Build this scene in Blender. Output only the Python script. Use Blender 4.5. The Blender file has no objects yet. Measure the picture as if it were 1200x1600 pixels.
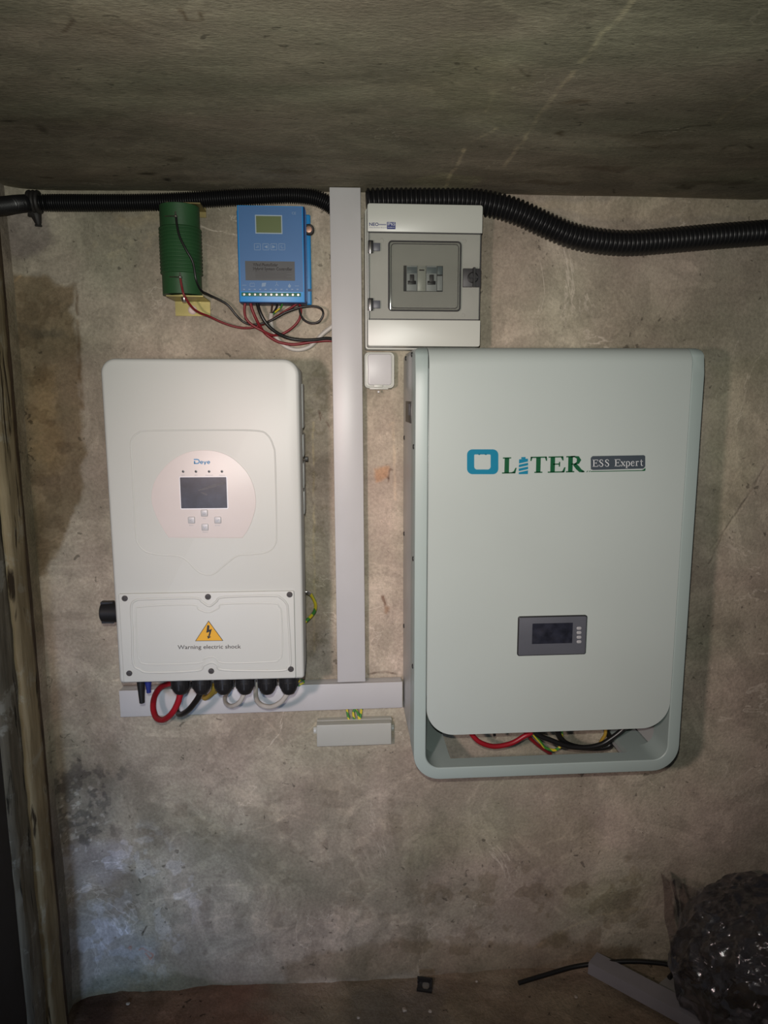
import bpy, bmesh, math, random
import numpy as np
from mathutils import Vector, Matrix, noise as mnoise
C = bpy.context.scene
COL = C.collection
random.seed(7)
rng = np.random.default_rng(11)

# ------------------------------------------------------------------ camera
F, D, CAMZ = 1120.0, 1.46, 1.13          # focal length in pixels of the 1200x1600 frame, distance to the wall
PIT, YAW, ROL = [math.radians(a) for a in (9.2758, 3.8228, -0.3018)]
right = Vector((math.cos(YAW), -math.sin(YAW), 0)); fw = Vector((math.sin(YAW), math.cos(YAW), 0)); UP = Vector((0, 0, 1))
fwd = fw*math.cos(PIT) - UP*math.sin(PIT); u2 = UP*math.cos(PIT) + fw*math.sin(PIT)
r3 = right*math.cos(ROL) + u2*math.sin(ROL); u3 = u2*math.cos(ROL) - right*math.sin(ROL)
CAM = Vector((0, -D, CAMZ))
cd = bpy.data.cameras.new('camera'); cam = bpy.data.objects.new('camera', cd); COL.objects.link(cam)
cd.sensor_fit = 'VERTICAL'; cd.sensor_height = 24; cd.lens = F/1600*24; cd.clip_start = .02
cam.matrix_world = Matrix(((r3.x, u3.x, -fwd.x, CAM.x), (r3.y, u3.y, -fwd.y, CAM.y), (r3.z, u3.z, -fwd.z, CAM.z), (0, 0, 0, 1)))
C.camera = cam

# ------------------------------------------------------------------ light, world, exposure
def spot(name, loc, aim, power, color, size, blend, radius):
    l = bpy.data.lights.new(name, 'SPOT'); o = bpy.data.objects.new(name, l); COL.objects.link(o)
    l.energy = power; l.color = color; l.spot_size = math.radians(size); l.spot_blend = blend; l.shadow_soft_size = radius
    o.location = loc; o.rotation_euler = (Vector(aim)-Vector(loc)).to_track_quat('-Z', 'Y').to_euler(); return o
spot('phone_flash', (-0.012, -D+.0, CAMZ+.045), (0.12, 0, CAMZ-.05), 37, (1.0, 1.0, .92), 103, 1.0, .006)
spot('hand_torch', (-.33, -D-.02, CAMZ-.005), (.19, 0, CAMZ-.42), 42, (1.0, .77, .74), 70, 1.0, .035)
al = bpy.data.lights.new('doorway_daylight', 'AREA'); ao = bpy.data.objects.new('doorway_daylight', al); COL.objects.link(ao)
al.energy = 1.15; al.spread = math.radians(50); al.color = (.55, .72, 1.0); al.shape = 'RECTANGLE'; al.size = .25; al.size_y = .3
ao.location = (-.50, -2.3, .45); ao.rotation_euler = (Vector((-.46, 0, .16))-Vector(ao.location)).to_track_quat('-Z', 'Y').to_euler()
w = bpy.data.worlds.new('world'); C.world = w; w.use_nodes = True
w.node_tree.nodes['Background'].inputs[0].default_value = (.75, .85, 1, 1); w.node_tree.nodes['Background'].inputs[1].default_value = .035
C.view_settings.view_transform = 'Standard'; C.view_settings.look = 'None'; C.view_settings.exposure = 0.0; C.view_settings.gamma = 1
C.view_settings.use_curve_mapping = False

# ------------------------------------------------------------------ measuring
def P(px, py, d=0.0):
    v = r3*((px-600)/F) - u3*((py-800)/F) + fwd
    return CAM + v*((D-d)/v.y)
def Pz(px, py, z):
    v = r3*((px-600)/F) - u3*((py-800)/F) + fwd
    return CAM + v*((z-CAMZ)/v.z)
FLOORZ = P(900, 1505).z
CEILZ = P(800, 305).z
CORNX = P(50, 700).x

# ------------------------------------------------------------------ materials
def nd(nt, typ, **kw):
    n = nt.nodes.new(typ)
    for k, v in kw.items(): setattr(n, k, v)
    return n
def mat(name, col, rough=.5, metal=0.0, var=.06, scale=25, bump=0.0, bscale=200, spec=.5, dirt=None, dirt_amt=.0):
    m = bpy.data.materials.new(name); m.use_nodes = True; nt = m.node_tree; b = nt.nodes['Principled BSDF']
    b.inputs['Roughness'].default_value = rough; b.inputs['Metallic'].default_value = metal
    b.inputs['Specular IOR Level'].default_value = spec
    tc = nd(nt, 'ShaderNodeTexCoord'); n = nd(nt, 'ShaderNodeTexNoise'); n.inputs['Scale'].default_value = scale; n.inputs['Detail'].default_value = 5
    nt.links.new(tc.outputs['Object'], n.inputs['Vector'])
    r = nd(nt, 'ShaderNodeValToRGB'); e = r.color_ramp.elements
    e[0].position = .3; e[1].position = .7
    e[0].color = tuple(max(0, c*(1-var)) for c in col)+(1,); e[1].color = tuple(min(1, c*(1+var)) for c in col)+(1,)
    nt.links.new(n.outputs['Fac'], r.inputs['Fac']); out = r.outputs['Color']
    if dirt:
        n3 = nd(nt, 'ShaderNodeTexNoise'); n3.inputs['Scale'].default_value = 9; n3.inputs['Detail'].default_value = 9; n3.inputs['Roughness'].default_value = .7
        nt.links.new(tc.outputs['Object'], n3.inputs['Vector'])
        r2 = nd(nt, 'ShaderNodeMapRange'); r2.inputs['From Min'].default_value = .52; r2.inputs['From Max'].default_value = .75; r2.inputs['To Max'].default_value = dirt_amt
        nt.links.new(n3.outputs['Fac'], r2.inputs['Value'])
        mx = nd(nt, 'ShaderNodeMix', data_type='RGBA'); mx.inputs[7].default_value = tuple(dirt)+(1,)
        nt.links.new(r2.outputs[0], mx.inputs[0]); nt.links.new(out, mx.inputs[6]); out = mx.outputs[2]
    nt.links.new(out, b.inputs['Base Color'])
    if bump:
        n2 = nd(nt, 'ShaderNodeTexNoise'); n2.inputs['Scale'].default_value = bscale; n2.inputs['Detail'].default_value = 3
        nt.links.new(tc.outputs['Object'], n2.inputs['Vector'])
        bp = nd(nt, 'ShaderNodeBump'); bp.inputs['Strength'].default_value = bump; bp.inputs['Distance'].default_value = .001
        nt.links.new(n2.outputs['Fac'], bp.inputs['Height']); nt.links.new(bp.outputs['Normal'], b.inputs['Normal'])
    return m
def plaster(name, cols, stretch=(1, 1, 1), speck=.5, bump=.6):
    """cols: dark, mid, light; multiplied by the stain attribute"""
    m = bpy.data.materials.new(name); m.use_nodes = True; nt = m.node_tree; b = nt.nodes['Principled BSDF']
    b.inputs['Roughness'].default_value = .93; b.inputs['Specular IOR Level'].default_value = .2
    tc = nd(nt, 'ShaderNodeTexCoord'); mp = nd(nt, 'ShaderNodeMapping'); mp.inputs['Scale'].default_value = stretch
    nt.links.new(tc.outputs['Object'], mp.inputs['Vector'])
    def nz(scale, det, rough=.55, dist=0, vec=mp.outputs['Vector']):
        n = nd(nt, 'ShaderNodeTexNoise'); n.inputs['Scale'].default_value = scale; n.inputs['Detail'].default_value = det
        n.inputs['Roughness'].default_value = rough; n.inputs['Distortion'].default_value = dist
        nt.links.new(vec, n.inputs['Vector']); return n.outputs['Fac']
    n1 = nz(2.6, 10, .62, .4)
    r = nd(nt, 'ShaderNodeValToRGB'); e = r.color_ramp.elements; e[0].position = .36; e[1].position = .66
    e[0].color = cols[0]+(1,); e[1].color = cols[2]+(1,); k = e.new(.5); k.color = cols[1]+(1,)
    nt.links.new(n1, r.inputs['Fac']); out = r.outputs['Color']
    def mul(a, fac, lo, hi, tmin, tmax, colr=None):
        mr = nd(nt, 'ShaderNodeMapRange'); mr.inputs['From Min'].default_value = lo; mr.inputs['From Max'].default_value = hi
        mr.inputs['To Min'].default_value = tmin; mr.inputs['To Max'].default_value = tmax; nt.links.new(fac, mr.inputs['Value'])
        mx = nd(nt, 'ShaderNodeMix', data_type='RGBA', blend_type='MULTIPLY'); mx.inputs[0].default_value = 1
        nt.links.new(a, mx.inputs[6]); nt.links.new(mr.outputs[0], mx.inputs[7]); return mx.outputs[2]
    n2 = nz(14, 8, .7, .3); out = mul(out, n2, .3, .7, .80, 1.14)
    n3 = nz(160, 4, .7); out = mul(out, n3, .3, .7, .80, 1.18)
    # greenish against pinkish drift of the old limewash
    n4 = nz(3.7, 4, .5); mr = nd(nt, 'ShaderNodeMapRange'); mr.inputs['From Min'].default_value = .38; mr.inputs['From Max'].default_value = .62; nt.links.new(n4, mr.inputs['Value'])
    tm = nd(nt, 'ShaderNodeMix', data_type='RGBA'); tm.inputs[6].default_value = (.97, 1.01, .93, 1); tm.inputs[7].default_value = (1.05, .985, .96, 1)
    nt.links.new(mr.outputs[0], tm.inputs[0])
    mx = nd(nt, 'ShaderNodeMix', data_type='RGBA', blend_type='MULTIPLY'); mx.inputs[0].default_value = 1
    nt.links.new(out, mx.inputs[6]); nt.links.new(tm.outputs[2], mx.inputs[7]); out = mx.outputs[2]
    # little dark pits
    n6 = nz(5.5, 12, .74, 1.0); out = mul(out, n6, .50, .545, .88, 1.05)
    n8 = nz(9, 12, .78, .5); out = mul(out, n8, .60, .66, 1.0, 1.16)
    n7 = nz(70, 3, .5, .6); gate = nz(6, 4, .6)
    gm = nd(nt, 'ShaderNodeMath', operation='MULTIPLY_ADD'); nt.links.new(gate, gm.inputs[0]); gm.inputs[1].default_value = .45; nt.links.new(n7, gm.inputs[2])
    out = mul(out, gm.outputs[0], .91, .955, 1.0, 1-speck)
    # hairline marks: thin level lines of a warped noise, present only in patches
    n5 = nz(3.2, 7, .62, .8); ab = nd(nt, 'ShaderNodeMath', operation='SUBTRACT'); nt.links.new(n5, ab.inputs[0]); ab.inputs[1].default_value = .5
    a2 = nd(nt, 'ShaderNodeMath', operation='ABSOLUTE'); nt.links.new(ab.outputs[0], a2.inputs[0])
    g2 = nz(5, 2, .5); g3 = nd(nt, 'ShaderNodeMapRange'); g3.inputs['From Min'].default_value = .5; g3.inputs['From Max'].default_value = .62; nt.links.new(g2, g3.inputs['Value'])
    ln = nd(nt, 'ShaderNodeMapRange'); ln.inputs['From Min'].default_value = 0; ln.inputs['From Max'].default_value = .0055; ln.inputs['To Min'].default_value = 1; ln.inputs['To Max'].default_value = 0
    nt.links.new(a2.outputs[0], ln.inputs['Value'])
    lm = nd(nt, 'ShaderNodeMath', operation='MULTIPLY'); nt.links.new(ln.outputs[0], lm.inputs[0]); nt.links.new(g3.outputs[0], lm.inputs[1])
    lm2 = nd(nt, 'ShaderNodeMath', operation='MULTIPLY'); nt.links.new(lm.outputs[0], lm2.inputs[0]); lm2.inputs[1].default_value = .42
    mx = nd(nt, 'ShaderNodeMix', data_type='RGBA'); mx.inputs[7].default_value = tuple(min(1, c*1.7) for c in cols[2])+(1,)
    nt.links.new(lm2.outputs[0], mx.inputs[0]); nt.links.new(out, mx.inputs[6]); out = mx.outputs[2]
    at = nd(nt, 'ShaderNodeAttribute', attribute_name='stain')
    mx = nd(nt, 'ShaderNodeMix', data_type='RGBA', blend_type='MULTIPLY'); mx.inputs[0].default_value = 1
    nt.links.new(out, mx.inputs[6]); nt.links.new(at.outputs['Color'], mx.inputs[7]); out = mx.outputs[2]
    nt.links.new(out, b.inputs['Base Color'])
    ad = nd(nt, 'ShaderNodeMath', operation='ADD'); nt.links.new(n3, ad.inputs[0]); nt.links.new(n2, ad.inputs[1])
    bp = nd(nt, 'ShaderNodeBump'); bp.inputs['Strength'].default_value = bump; bp.inputs['Distance'].default_value = .003
    nt.links.new(ad.outputs[0], bp.inputs['Height']); nt.links.new(bp.outputs['Normal'], b.inputs['Normal'])
    return m

M = {}
M['wall'] = plaster('old_wall_plaster', ((.29, .257, .208), (.395, .350, .290), (.50, .447, .378)))
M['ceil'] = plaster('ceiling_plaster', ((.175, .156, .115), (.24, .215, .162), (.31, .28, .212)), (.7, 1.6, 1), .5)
M['floor'] = plaster('earth_floor', ((.19, .15, .11), (.27, .215, .16), (.36, .295, .23)), (1, 1, 1), .7, 1.0)
def wood_mat(name, a, b, crack, flake, amt):
    m = bpy.data.materials.new(name); m.use_nodes = True; nt = m.node_tree; bs = nt.nodes['Principled BSDF']; bs.inputs['Roughness'].default_value = .88; bs.inputs['Specular IOR Level'].default_value = .2
    tc = nd(nt, 'ShaderNodeTexCoord'); mp = nd(nt, 'ShaderNodeMapping'); mp.inputs['Scale'].default_value = (1, 1, .09); nt.links.new(tc.outputs['Object'], mp.inputs['Vector'])
    def nz(sc, det, ro, src, di=0):
        n = nd(nt, 'ShaderNodeTexNoise'); n.inputs['Scale'].default_value = sc; n.inputs['Detail'].default_value = det; n.inputs['Roughness'].default_value = ro; n.inputs['Distortion'].default_value = di
        nt.links.new(src, n.inputs['Vector']); return n.outputs['Fac']
    def rng_(f, lo, hi, a_=0, b_=1):
        k = nd(nt, 'ShaderNodeMapRange'); k.inputs['From Min'].default_value = lo; k.inputs['From Max'].default_value = hi; k.inputs['To Min'].default_value = a_; k.inputs['To Max'].default_value = b_; nt.links.new(f, k.inputs['Value']); return k.outputs[0]
    def mixc(f, x, y):
        k = nd(nt, 'ShaderNodeMix', data_type='RGBA'); nt.links.new(f, k.inputs[0])
        for i, c in ((6, x), (7, y)):
            if isinstance(c, tuple): k.inputs[i].default_value = c+(1,)
            else: nt.links.new(c, k.inputs[i])
        return k.outputs[2]
    g = nz(70, 6, .6, mp.outputs[0], .5); c = mixc(rng_(g, .35, .65), a, b)
    fl = nz(14, 9, .7, tc.outputs['Object'], .4); c = mixc(rng_(fl, .55, .60, 0, amt), c, flake)
    ck = nz(38, 5, .6, mp.outputs[0], 1.0); ckm = rng_(ck, .60, .66); c = mixc(ckm, c, crack)
    lo = nz(4, 3, .5, tc.outputs['Object']); c = mixc(rng_(lo, .5, .75, 0, .5), c, crack)
    nt.links.new(c, bs.inputs['Base Color'])
    bp = nd(nt, 'ShaderNodeBump'); bp.inputs['Strength'].default_value = .8; bp.inputs['Distance'].default_value = .002; nt.links.new(g, bp.inputs['Height']); nt.links.new(bp.outputs[0], bs.inputs['Normal']); return m
M['wood'] = wood_mat('weathered_wood', (.25, .20, .12), (.36, .30, .19), (.035, .025, .015), (.40, .38, .31), .5)
M['wood_grey'] = wood_mat('flaking_grey_paint', (.10, .09, .07), (.19, .17, .13), (.02, .018, .014), (.30, .30, .27), .6)
M['old_wood'] = mat('weathered_wood', (.30, .245, .150), .85, 0, .35, 14, .8, 60, .2, (.10, .065, .035), .9)
M['old_grey'] = mat('old_grey_paint', (.22, .21, .18), .85, 0, .45, 18, .9, 50, .2, (.10, .075, .05), .8)
M['wood_dark'] = mat('dark_stained_wood', (.075, .052, .035), .8, 0, .4, 20, .8, 80, .2)
M['black_void'] = mat('dark_door_paint', (.022, .018, .018), .8)
M['inv'] = mat('white_powder_coat', (.455, .475, .455), .42, 0, .02, 6, .05, 500, .4)
M['inv_side'] = mat('grey_powder_coat_side', (.36, .36, .34), .45, 0, .03)
M['bat'] = mat('pale_grey_green_coat', (.392, .448, .430), .36, 0, .02, 5, .05, 600, .4)
M['bat2'] = mat('pale_grey_green_coat_frame', (.325, .398, .382), .38, 0, .02, 5, .05, 600, .4)
M['bat_side'] = mat('grey_coat_shell', (.37, .385, .38), .30, 0, .03, 5, .05, 600, .5)
M['pvc'] = mat('white_pvc', (.50, .50, .505), .38, 0, .03, 8, 0, 200, .5, (.42, .42, .40), .25)
M['abs'] = mat('white_abs', (.50, .52, .475), .35, 0, .02, 8, 0, 200, .5)
M['abs_grey'] = mat('light_grey_abs', (.43, .44, .40), .45, 0, .03, 10)
M['abs_line'] = mat('dark_grey_seal', (.03, .03, .032), .5)
M['panel'] = mat('pinkish_film_label', (.52, .485, .475), .4, 0, .015)
M['black'] = mat('black_plastic', (.012, .012, .013), .42, 0, .1)
M['hose'] = mat('black_corrugated_plastic', (.010, .010, .011), .36, 0, .1, 20)
M['dgrey'] = mat('dark_grey_plastic', (.085, .092, .11), .45)
M['screen'] = mat('dark_display_glass', (.022, .025, .036), .22, 0, .3, 30)
M['screen2'] = mat('dusty_display_glass', (.016, .018, .028), .3, 0, .5, 60, 0, 200, .5, (.05, .05, .06), .6)
M['screen_trim'] = mat('pale_screen_trim', (.68, .70, .75), .3)
M['btn'] = mat('silver_button', (.36, .37, .385), .4, .1)
M['btnmark'] = mat('grey_blue_marking', (.22, .25, .30), .5)
M['led'] = mat('dark_indicator', (.02, .03, .035), .3)
M['blue_logo'] = mat('blue_print', (.035, .20, .40), .5, 0, .02)
M['teal'] = mat('teal_vinyl', (.002, .17, .28), .6, 0, .02, 25, 0, 200, .2)
M['green_logo'] = mat('dark_green_vinyl', (.002, .075, .026), .6, 0, .02, 25, 0, 200, .2)
M['slate'] = mat('slate_vinyl', (.045, .06, .075), .4, 0, .02)
M['offwhite'] = mat('white_print', (.62, .65, .66), .5, 0, .02)
M['yellow'] = mat('warning_yellow', (.60, .32, .012), .5, 0, .02)
M['ink'] = mat('black_print', (.012, .012, .014), .5)
M['greyink'] = mat('grey_print', (.05, .045, .045), .6)
M['screw'] = mat('dark_steel_screw', (.055, .05, .048), .45, .3, .3, 300)
M['steel'] = mat('bright_steel', (.55, .53, .50), .28, 1.0, .1)
M['fin'] = mat('aluminium_fin', (.42, .43, .42), .5, .2, .08)
M['red'] = mat('red_cable_sheath', (.27, .008, .016), .42, 0, .05)
M['redthin'] = mat('dark_red_wire_sheath', (.19, .009, .014), .45, 0, .05)
M['wblack'] = mat('black_wire_sheath', (.010, .010, .010), .35)
M['wwhite'] = mat('white_cable_sheath', (.50, .48, .44), .45)
M['brown'] = mat('brown_wire_sheath', (.06, .03, .02), .5)
M['gold'] = mat('yellow_brown_sheath', (.34, .22, .03), .45)
M['cblue'] = mat('anodised_blue', (.030, .145, .40), .45, 0, .05, 10)
M['cface'] = mat('blue_face_film', (.045, .150, .36), .5, 0, .05, 8)
M['cbright'] = mat('bright_blue_metal', (.02, .28, .68), .4)
M['cdark'] = mat('dark_blue_metal', (.006, .035, .13), .45)
M['lcd'] = mat('green_lcd', (.115, .15, .055), .35, 0, .04)
M['lcdtrim'] = mat('pale_blue_trim', (.33, .42, .50), .5)
M['cprint'] = mat('pale_blue_print', (.20, .30, .45), .5)
M['sticker'] = mat('dull_grey_sticker', (.075, .078, .082), .55, 0, .05)
M['tgreen'] = mat('green_terminal', (.02, .14, .08), .5)
M['rgreen'] = mat('dark_green_enamel', (.024, .085, .030), .55, 0, .10, 18, .15, 300)
M['zinc'] = mat('yellow_zinc_plate', (.34, .30, .11), .42, .5, .25, 12)
M['zincgreen'] = mat('yellow_zinc_plate_dull', (.25, .20, .08), .5, .5, .2, 12)
M['rubber'] = mat('black_rubber', (.02, .018, .017), .6)
M['copper'] = mat('copper_washer', (.50, .28, .20), .4, .5)
M['nylon'] = mat('pink_white_nylon', (.70, .56, .52), .5)
M['breaker'] = mat('pale_grey_breaker', (.42, .45, .46), .45)
M['breaker2'] = mat('blue_grey_breaker', (.16, .20, .22), .45)
M['inner'] = mat('grey_inner_cover', (.47, .47, .44), .5, 0, .03)
M['bluelabel'] = mat('navy_label', (.012, .022, .16), .5)
M['lavender'] = mat('grey_lavender_pvc', (.25, .245, .265), .5, 0, .08, 12)
M['lavender2'] = mat('grey_pvc_piece', (.24, .235, .22), .5, 0, .08, 12)
M['stone'] = mat('pale_plaster_crumb', (.40, .35, .30), .9, 0, .2, 80)
def gy_mat():
    m = bpy.data.materials.new('green_yellow_earth_sheath'); m.use_nodes = True; nt = m.node_tree; b = nt.nodes['Principled BSDF']
    b.inputs['Roughness'].default_value = .42
    tc = nd(nt, 'ShaderNodeTexCoord'); sp = nd(nt, 'ShaderNodeTexWave'); sp.bands_direction = 'DIAGONAL'; sp.inputs['Scale'].default_value = 26
    nt.links.new(tc.outputs['Object'], sp.inputs['Vector'])
    r = nd(nt, 'ShaderNodeValToRGB'); r.color_ramp.interpolation = 'CONSTANT'; e = r.color_ramp.elements
    e[0].color = (.05, .22, .04, 1); e[1].position = .5; e[1].color = (.60, .50, .03, 1)
    nt.links.new(sp.outputs['Fac'], r.inputs['Fac']); nt.links.new(r.outputs['Color'], b.inputs['Base Color']); return m
M['gy'] = gy_mat()
def film_mat(name, tint, op, rough):
    m = bpy.data.materials.new(name); m.use_nodes = True; nt = m.node_tree; nt.nodes.remove(nt.nodes['Principled BSDF'])
    out = nt.nodes['Material Output']
    tr = nd(nt, 'ShaderNodeBsdfTransparent'); tr.inputs[0].default_value = tint+(1,)
    gl = nd(nt, 'ShaderNodeBsdfGlossy'); gl.inputs['Roughness'].default_value = rough; gl.inputs['Color'].default_value = (.9, .9, .92, 1)
    df = nd(nt, 'ShaderNodeBsdfDiffuse'); df.inputs[0].default_value = (.20, .19, .19, 1)
    tc = nd(nt, 'ShaderNodeTexCoord'); n = nd(nt, 'ShaderNodeTexNoise'); n.inputs['Scale'].default_value = 9; n.inputs['Detail'].default_value = 4; n.inputs['Distortion'].default_value = 1.2
    nt.links.new(tc.outputs['Object'], n.inputs['Vector'])
    bp = nd(nt, 'ShaderNodeBump'); bp.inputs['Strength'].default_value = .5; bp.inputs['Distance'].default_value = .01
    nt.links.new(n.outputs['Fac'], bp.inputs['Height']); nt.links.new(bp.outputs['Normal'], gl.inputs['Normal'])
    a = nd(nt, 'ShaderNodeMixShader'); a.inputs[0].default_value = op; nt.links.new(tr.outputs[0], a.inputs[1]); nt.links.new(df.outputs[0], a.inputs[2])
    fr = nd(nt, 'ShaderNodeFresnel'); fr.inputs['IOR'].default_value = 1.5; nt.links.new(bp.outputs['Normal'], fr.inputs['Normal'])
    ml = nd(nt, 'ShaderNodeMath', operation='MULTIPLY'); ml.inputs[1].default_value = 1.5; ml.use_clamp = True; nt.links.new(fr.outputs[0], ml.inputs[0])
    s = nd(nt, 'ShaderNodeMixShader'); nt.links.new(ml.outputs[0], s.inputs[0]); nt.links.new(a.outputs[0], s.inputs[1]); nt.links.new(gl.outputs[0], s.inputs[2])
    nt.links.new(s.outputs[0], out.inputs['Surface']); return m
M['film'] = film_mat('clear_packing_film', (.90, .885, .88), .10, .17)
def smoked():
    m = bpy.data.materials.new('smoked_clear_plastic'); m.use_nodes = True; nt = m.node_tree; nt.nodes.remove(nt.nodes['Principled BSDF'])
    out = nt.nodes['Material Output']
    tr = nd(nt, 'ShaderNodeBsdfTransparent'); tr.inputs[0].default_value = (.91, .915, .905, 1)
    gl = nd(nt, 'ShaderNodeBsdfGlossy'); gl.inputs['Roughness'].default_value = .06
    df = nd(nt, 'ShaderNodeBsdfDiffuse'); df.inputs[0].default_value = (.20, .19, .19, 1)
    a = nd(nt, 'ShaderNodeMixShader'); a.inputs[0].default_value = .014; nt.links.new(tr.outputs[0], a.inputs[1]); nt.links.new(df.outputs[0], a.inputs[2])
    fr = nd(nt, 'ShaderNodeFresnel'); fr.inputs['IOR'].default_value = 1.45
    s = nd(nt, 'ShaderNodeMixShader'); nt.links.new(fr.outputs[0], s.inputs[0]); nt.links.new(a.outputs[0], s.inputs[1]); nt.links.new(gl.outputs[0], s.inputs[2])
    nt.links.new(s.outputs[0], out.inputs['Surface']); return m
M['smoked'] = smoked()

# ------------------------------------------------------------------ builders
def tag(o, label, cat, group=None, kind=None):
    o['label'] = label; o['category'] = cat
    if group: o['group'] = group
    if kind: o['kind'] = kind
    return o
class Thing:
    """an Empty with a small turn in the plane of the wall; l() gives a measured point in its own axes"""
    def __init__(s, name, loc, label, cat, group=None, ang=0.0):
        o = bpy.data.objects.new(name, None); COL.objects.link(o); o.empty_display_size = .05
        o.location = loc; o.rotation_euler = (0, ang, 0); tag(o, label, cat, group)
        s.o = o; s.inv = (Matrix.Translation(loc) @ Matrix.Rotation(ang, 4, 'Y')).inverted()
    def l(s, px, py, d): return s.inv @ P(px, py, d)
def link(name, me, m, parent=None, smooth=True, ang=35, label=None):
    o = bpy.data.objects.new(name, me); COL.objects.link(o)
    if isinstance(m, (list, tuple)):
        for k in m: me.materials.append(k)
    else: me.materials.append(m)
    if smooth:
        for p in me.polygons: p.use_smooth = True
        me.set_sharp_from_angle(angle=math.radians(ang))
    if parent is not None: o.parent = parent.o if isinstance(parent, Thing) else parent
    if label: o['label'] = label
    return o
def fin(bm, name, m, parent=None, smooth=True, ang=35, label=None, merge=False):
    if merge: bmesh.ops.remove_doubles(bm, verts=bm.verts, dist=1e-6)
    bmesh.ops.recalc_face_normals(bm, faces=bm.faces)
    me = bpy.data.meshes.new(name); bm.to_mesh(me); bm.free(); return link(name, me, m, parent, smooth, ang, label)
def add_prism(bm, pts, y0, y1):
    """pts: outline (x, z); from y0 (front) to y1 (back)"""
    a = [bm.verts.new((x, y0, z)) for x, z in pts]; b = [bm.verts.new((x, y1, z)) for x, z in pts]
    n = len(pts); fs = [bm.faces.new(a), bm.faces.new(b[::-1])]
    for i in range(n): fs.append(bm.faces.new((a[i], b[i], b[(i+1) % n], a[(i+1) % n])))
    return a, b, fs
def rrect(x0, x1, z0, z1, r, n=8):
    if not isinstance(r, (list, tuple)): r = [r]*4            # bl br tr tl
    out = []
    for (cx, cz, a0, rr) in ((x0+r[0], z0+r[0], 180, r[0]), (x1-r[1], z0+r[1], 270, r[1]), (x1-r[2], z1-r[2], 0, r[2]), (x0+r[3], z1-r[3], 90, r[3])):
        k = n if rr > 0 else 0
        for i in range(k+1):
            t = math.radians(a0 + 90*i/max(k, 1)); out.append((cx+rr*math.cos(t), cz+rr*math.sin(t)))
    return out
def prism(name, pts, y0, y1, m, parent=None, bev=0, seg=3, back=False, label=None, ang=35):
    bm = bmesh.new(); a, b, fs = add_prism(bm, pts, y0, y1); bmesh.ops.recalc_face_normals(bm, faces=bm.faces)
    if bev:
        vs = set(a) | (set(b) if back else set())
        es = [e for e in bm.edges if (e.verts[0] in vs and e.verts[1] in vs) and ((e.verts[0] in set(a)) == (e.verts[1] in set(a)))]
        bmesh.ops.bevel(bm, geom=es, offset=bev, segments=seg, affect='EDGES', profile=.5, clamp_overlap=True)
    return fin(bm, name, m, parent, True, ang, label)
def box(name, x0, x1, y0, y1, z0, z1, m, parent=None, bev=.001, seg=2, label=None):
    bm = bmesh.new(); add_prism(bm, [(x0, z0), (x1, z0), (x1, z1), (x0, z1)], y0, y1); bmesh.ops.recalc_face_normals(bm, faces=bm.faces)
    if bev: bmesh.ops.bevel(bm, geom=bm.edges[:], offset=bev, segments=seg, affect='EDGES', profile=.5, clamp_overlap=True)
    return fin(bm, name, m, parent, True, 40, label)
def catmull(pts, n=8, closed=False):
    pts = [Vector(p) for p in pts]; out = []
    q = ([pts[-1]]+pts+[pts[0], pts[1]]) if closed else ([pts[0]*2-pts[1]]+pts+[pts[-1]*2-pts[-2]])
    for i in range(1, len(q)-2):
        a, b, c, d = q[i-1:i+3]
        for k in range(n):
            t = k/n; out.append(.5*((2*b)+(c-a)*t+(2*a-5*b+4*c-d)*t*t+(3*b-a-3*c+d)*t**3))
    if not closed: out.append(pts[-1])
    return out
def add_tube(bm, pts, rad, sides=12, closed=False, caps=True):
    n = len(pts); pts = [Vector(p) for p in pts]
    T = [((pts[(i+1) % n] if (closed or i < n-1) else pts[i]) - (pts[i-1] if (closed or i > 0) else pts[i])).normalized() for i in range(n)]
    ref = Vector((0, 1, 0)) if abs(T[0].y) < .9 else Vector((1, 0, 0)); N = (ref - T[0]*ref.dot(T[0])).normalized(); rings = []
    for i in range(n):
        N = (N - T[i]*N.dot(T[i])).normalized(); B = T[i].cross(N)
        r = rad[i] if isinstance(rad, (list, tuple)) else rad
        rings.append([bm.verts.new(pts[i]+(N*math.cos(2*math.pi*k/sides)+B*math.sin(2*math.pi*k/sides))*r) for k in range(sides)])
    for i in range(n if closed else n-1):
        a = rings[i]; b = rings[(i+1) % n]
        for k in range(sides): bm.faces.new((a[k], a[(k+1) % sides], b[(k+1) % sides], b[k]))
    if caps and not closed: bm.faces.new(rings[0][::-1]); bm.faces.new(rings[-1])
def tube(name, pts, rad, m, parent=None, n=8, sides=12, smoothpath=True, closed=False, label=None):
    bm = bmesh.new(); p = catmull(pts, n, closed) if smoothpath else pts
    add_tube(bm, p, rad, sides, closed); return fin(bm, name, m, parent, True, 50, label)
def hose(name, pts, r0, amp, pitch, m, parent=None, sides=20):
    p = catmull(pts, 24); L = [0]
    for i in range(1, len(p)): L.append(L[-1]+(p[i]-p[i-1]).length)
    tot = L[-1]; N = int(tot/pitch*6); q = []; rr = []; j = 0
    for i in range(N+1):
        s = tot*i/N
        while j < len(L)-2 and L[j+1] < s: j += 1
        q.append(p[j].lerp(p[j+1], (s-L[j])/max(1e-9, L[j+1]-L[j])))
        rr.append(r0 + amp*(-1, -.75, .4, 1, 1, .4)[i % 6])
    bm = bmesh.new(); add_tube(bm, q, rr, sides); return fin(bm, name, m, parent, True, 60)
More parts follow.
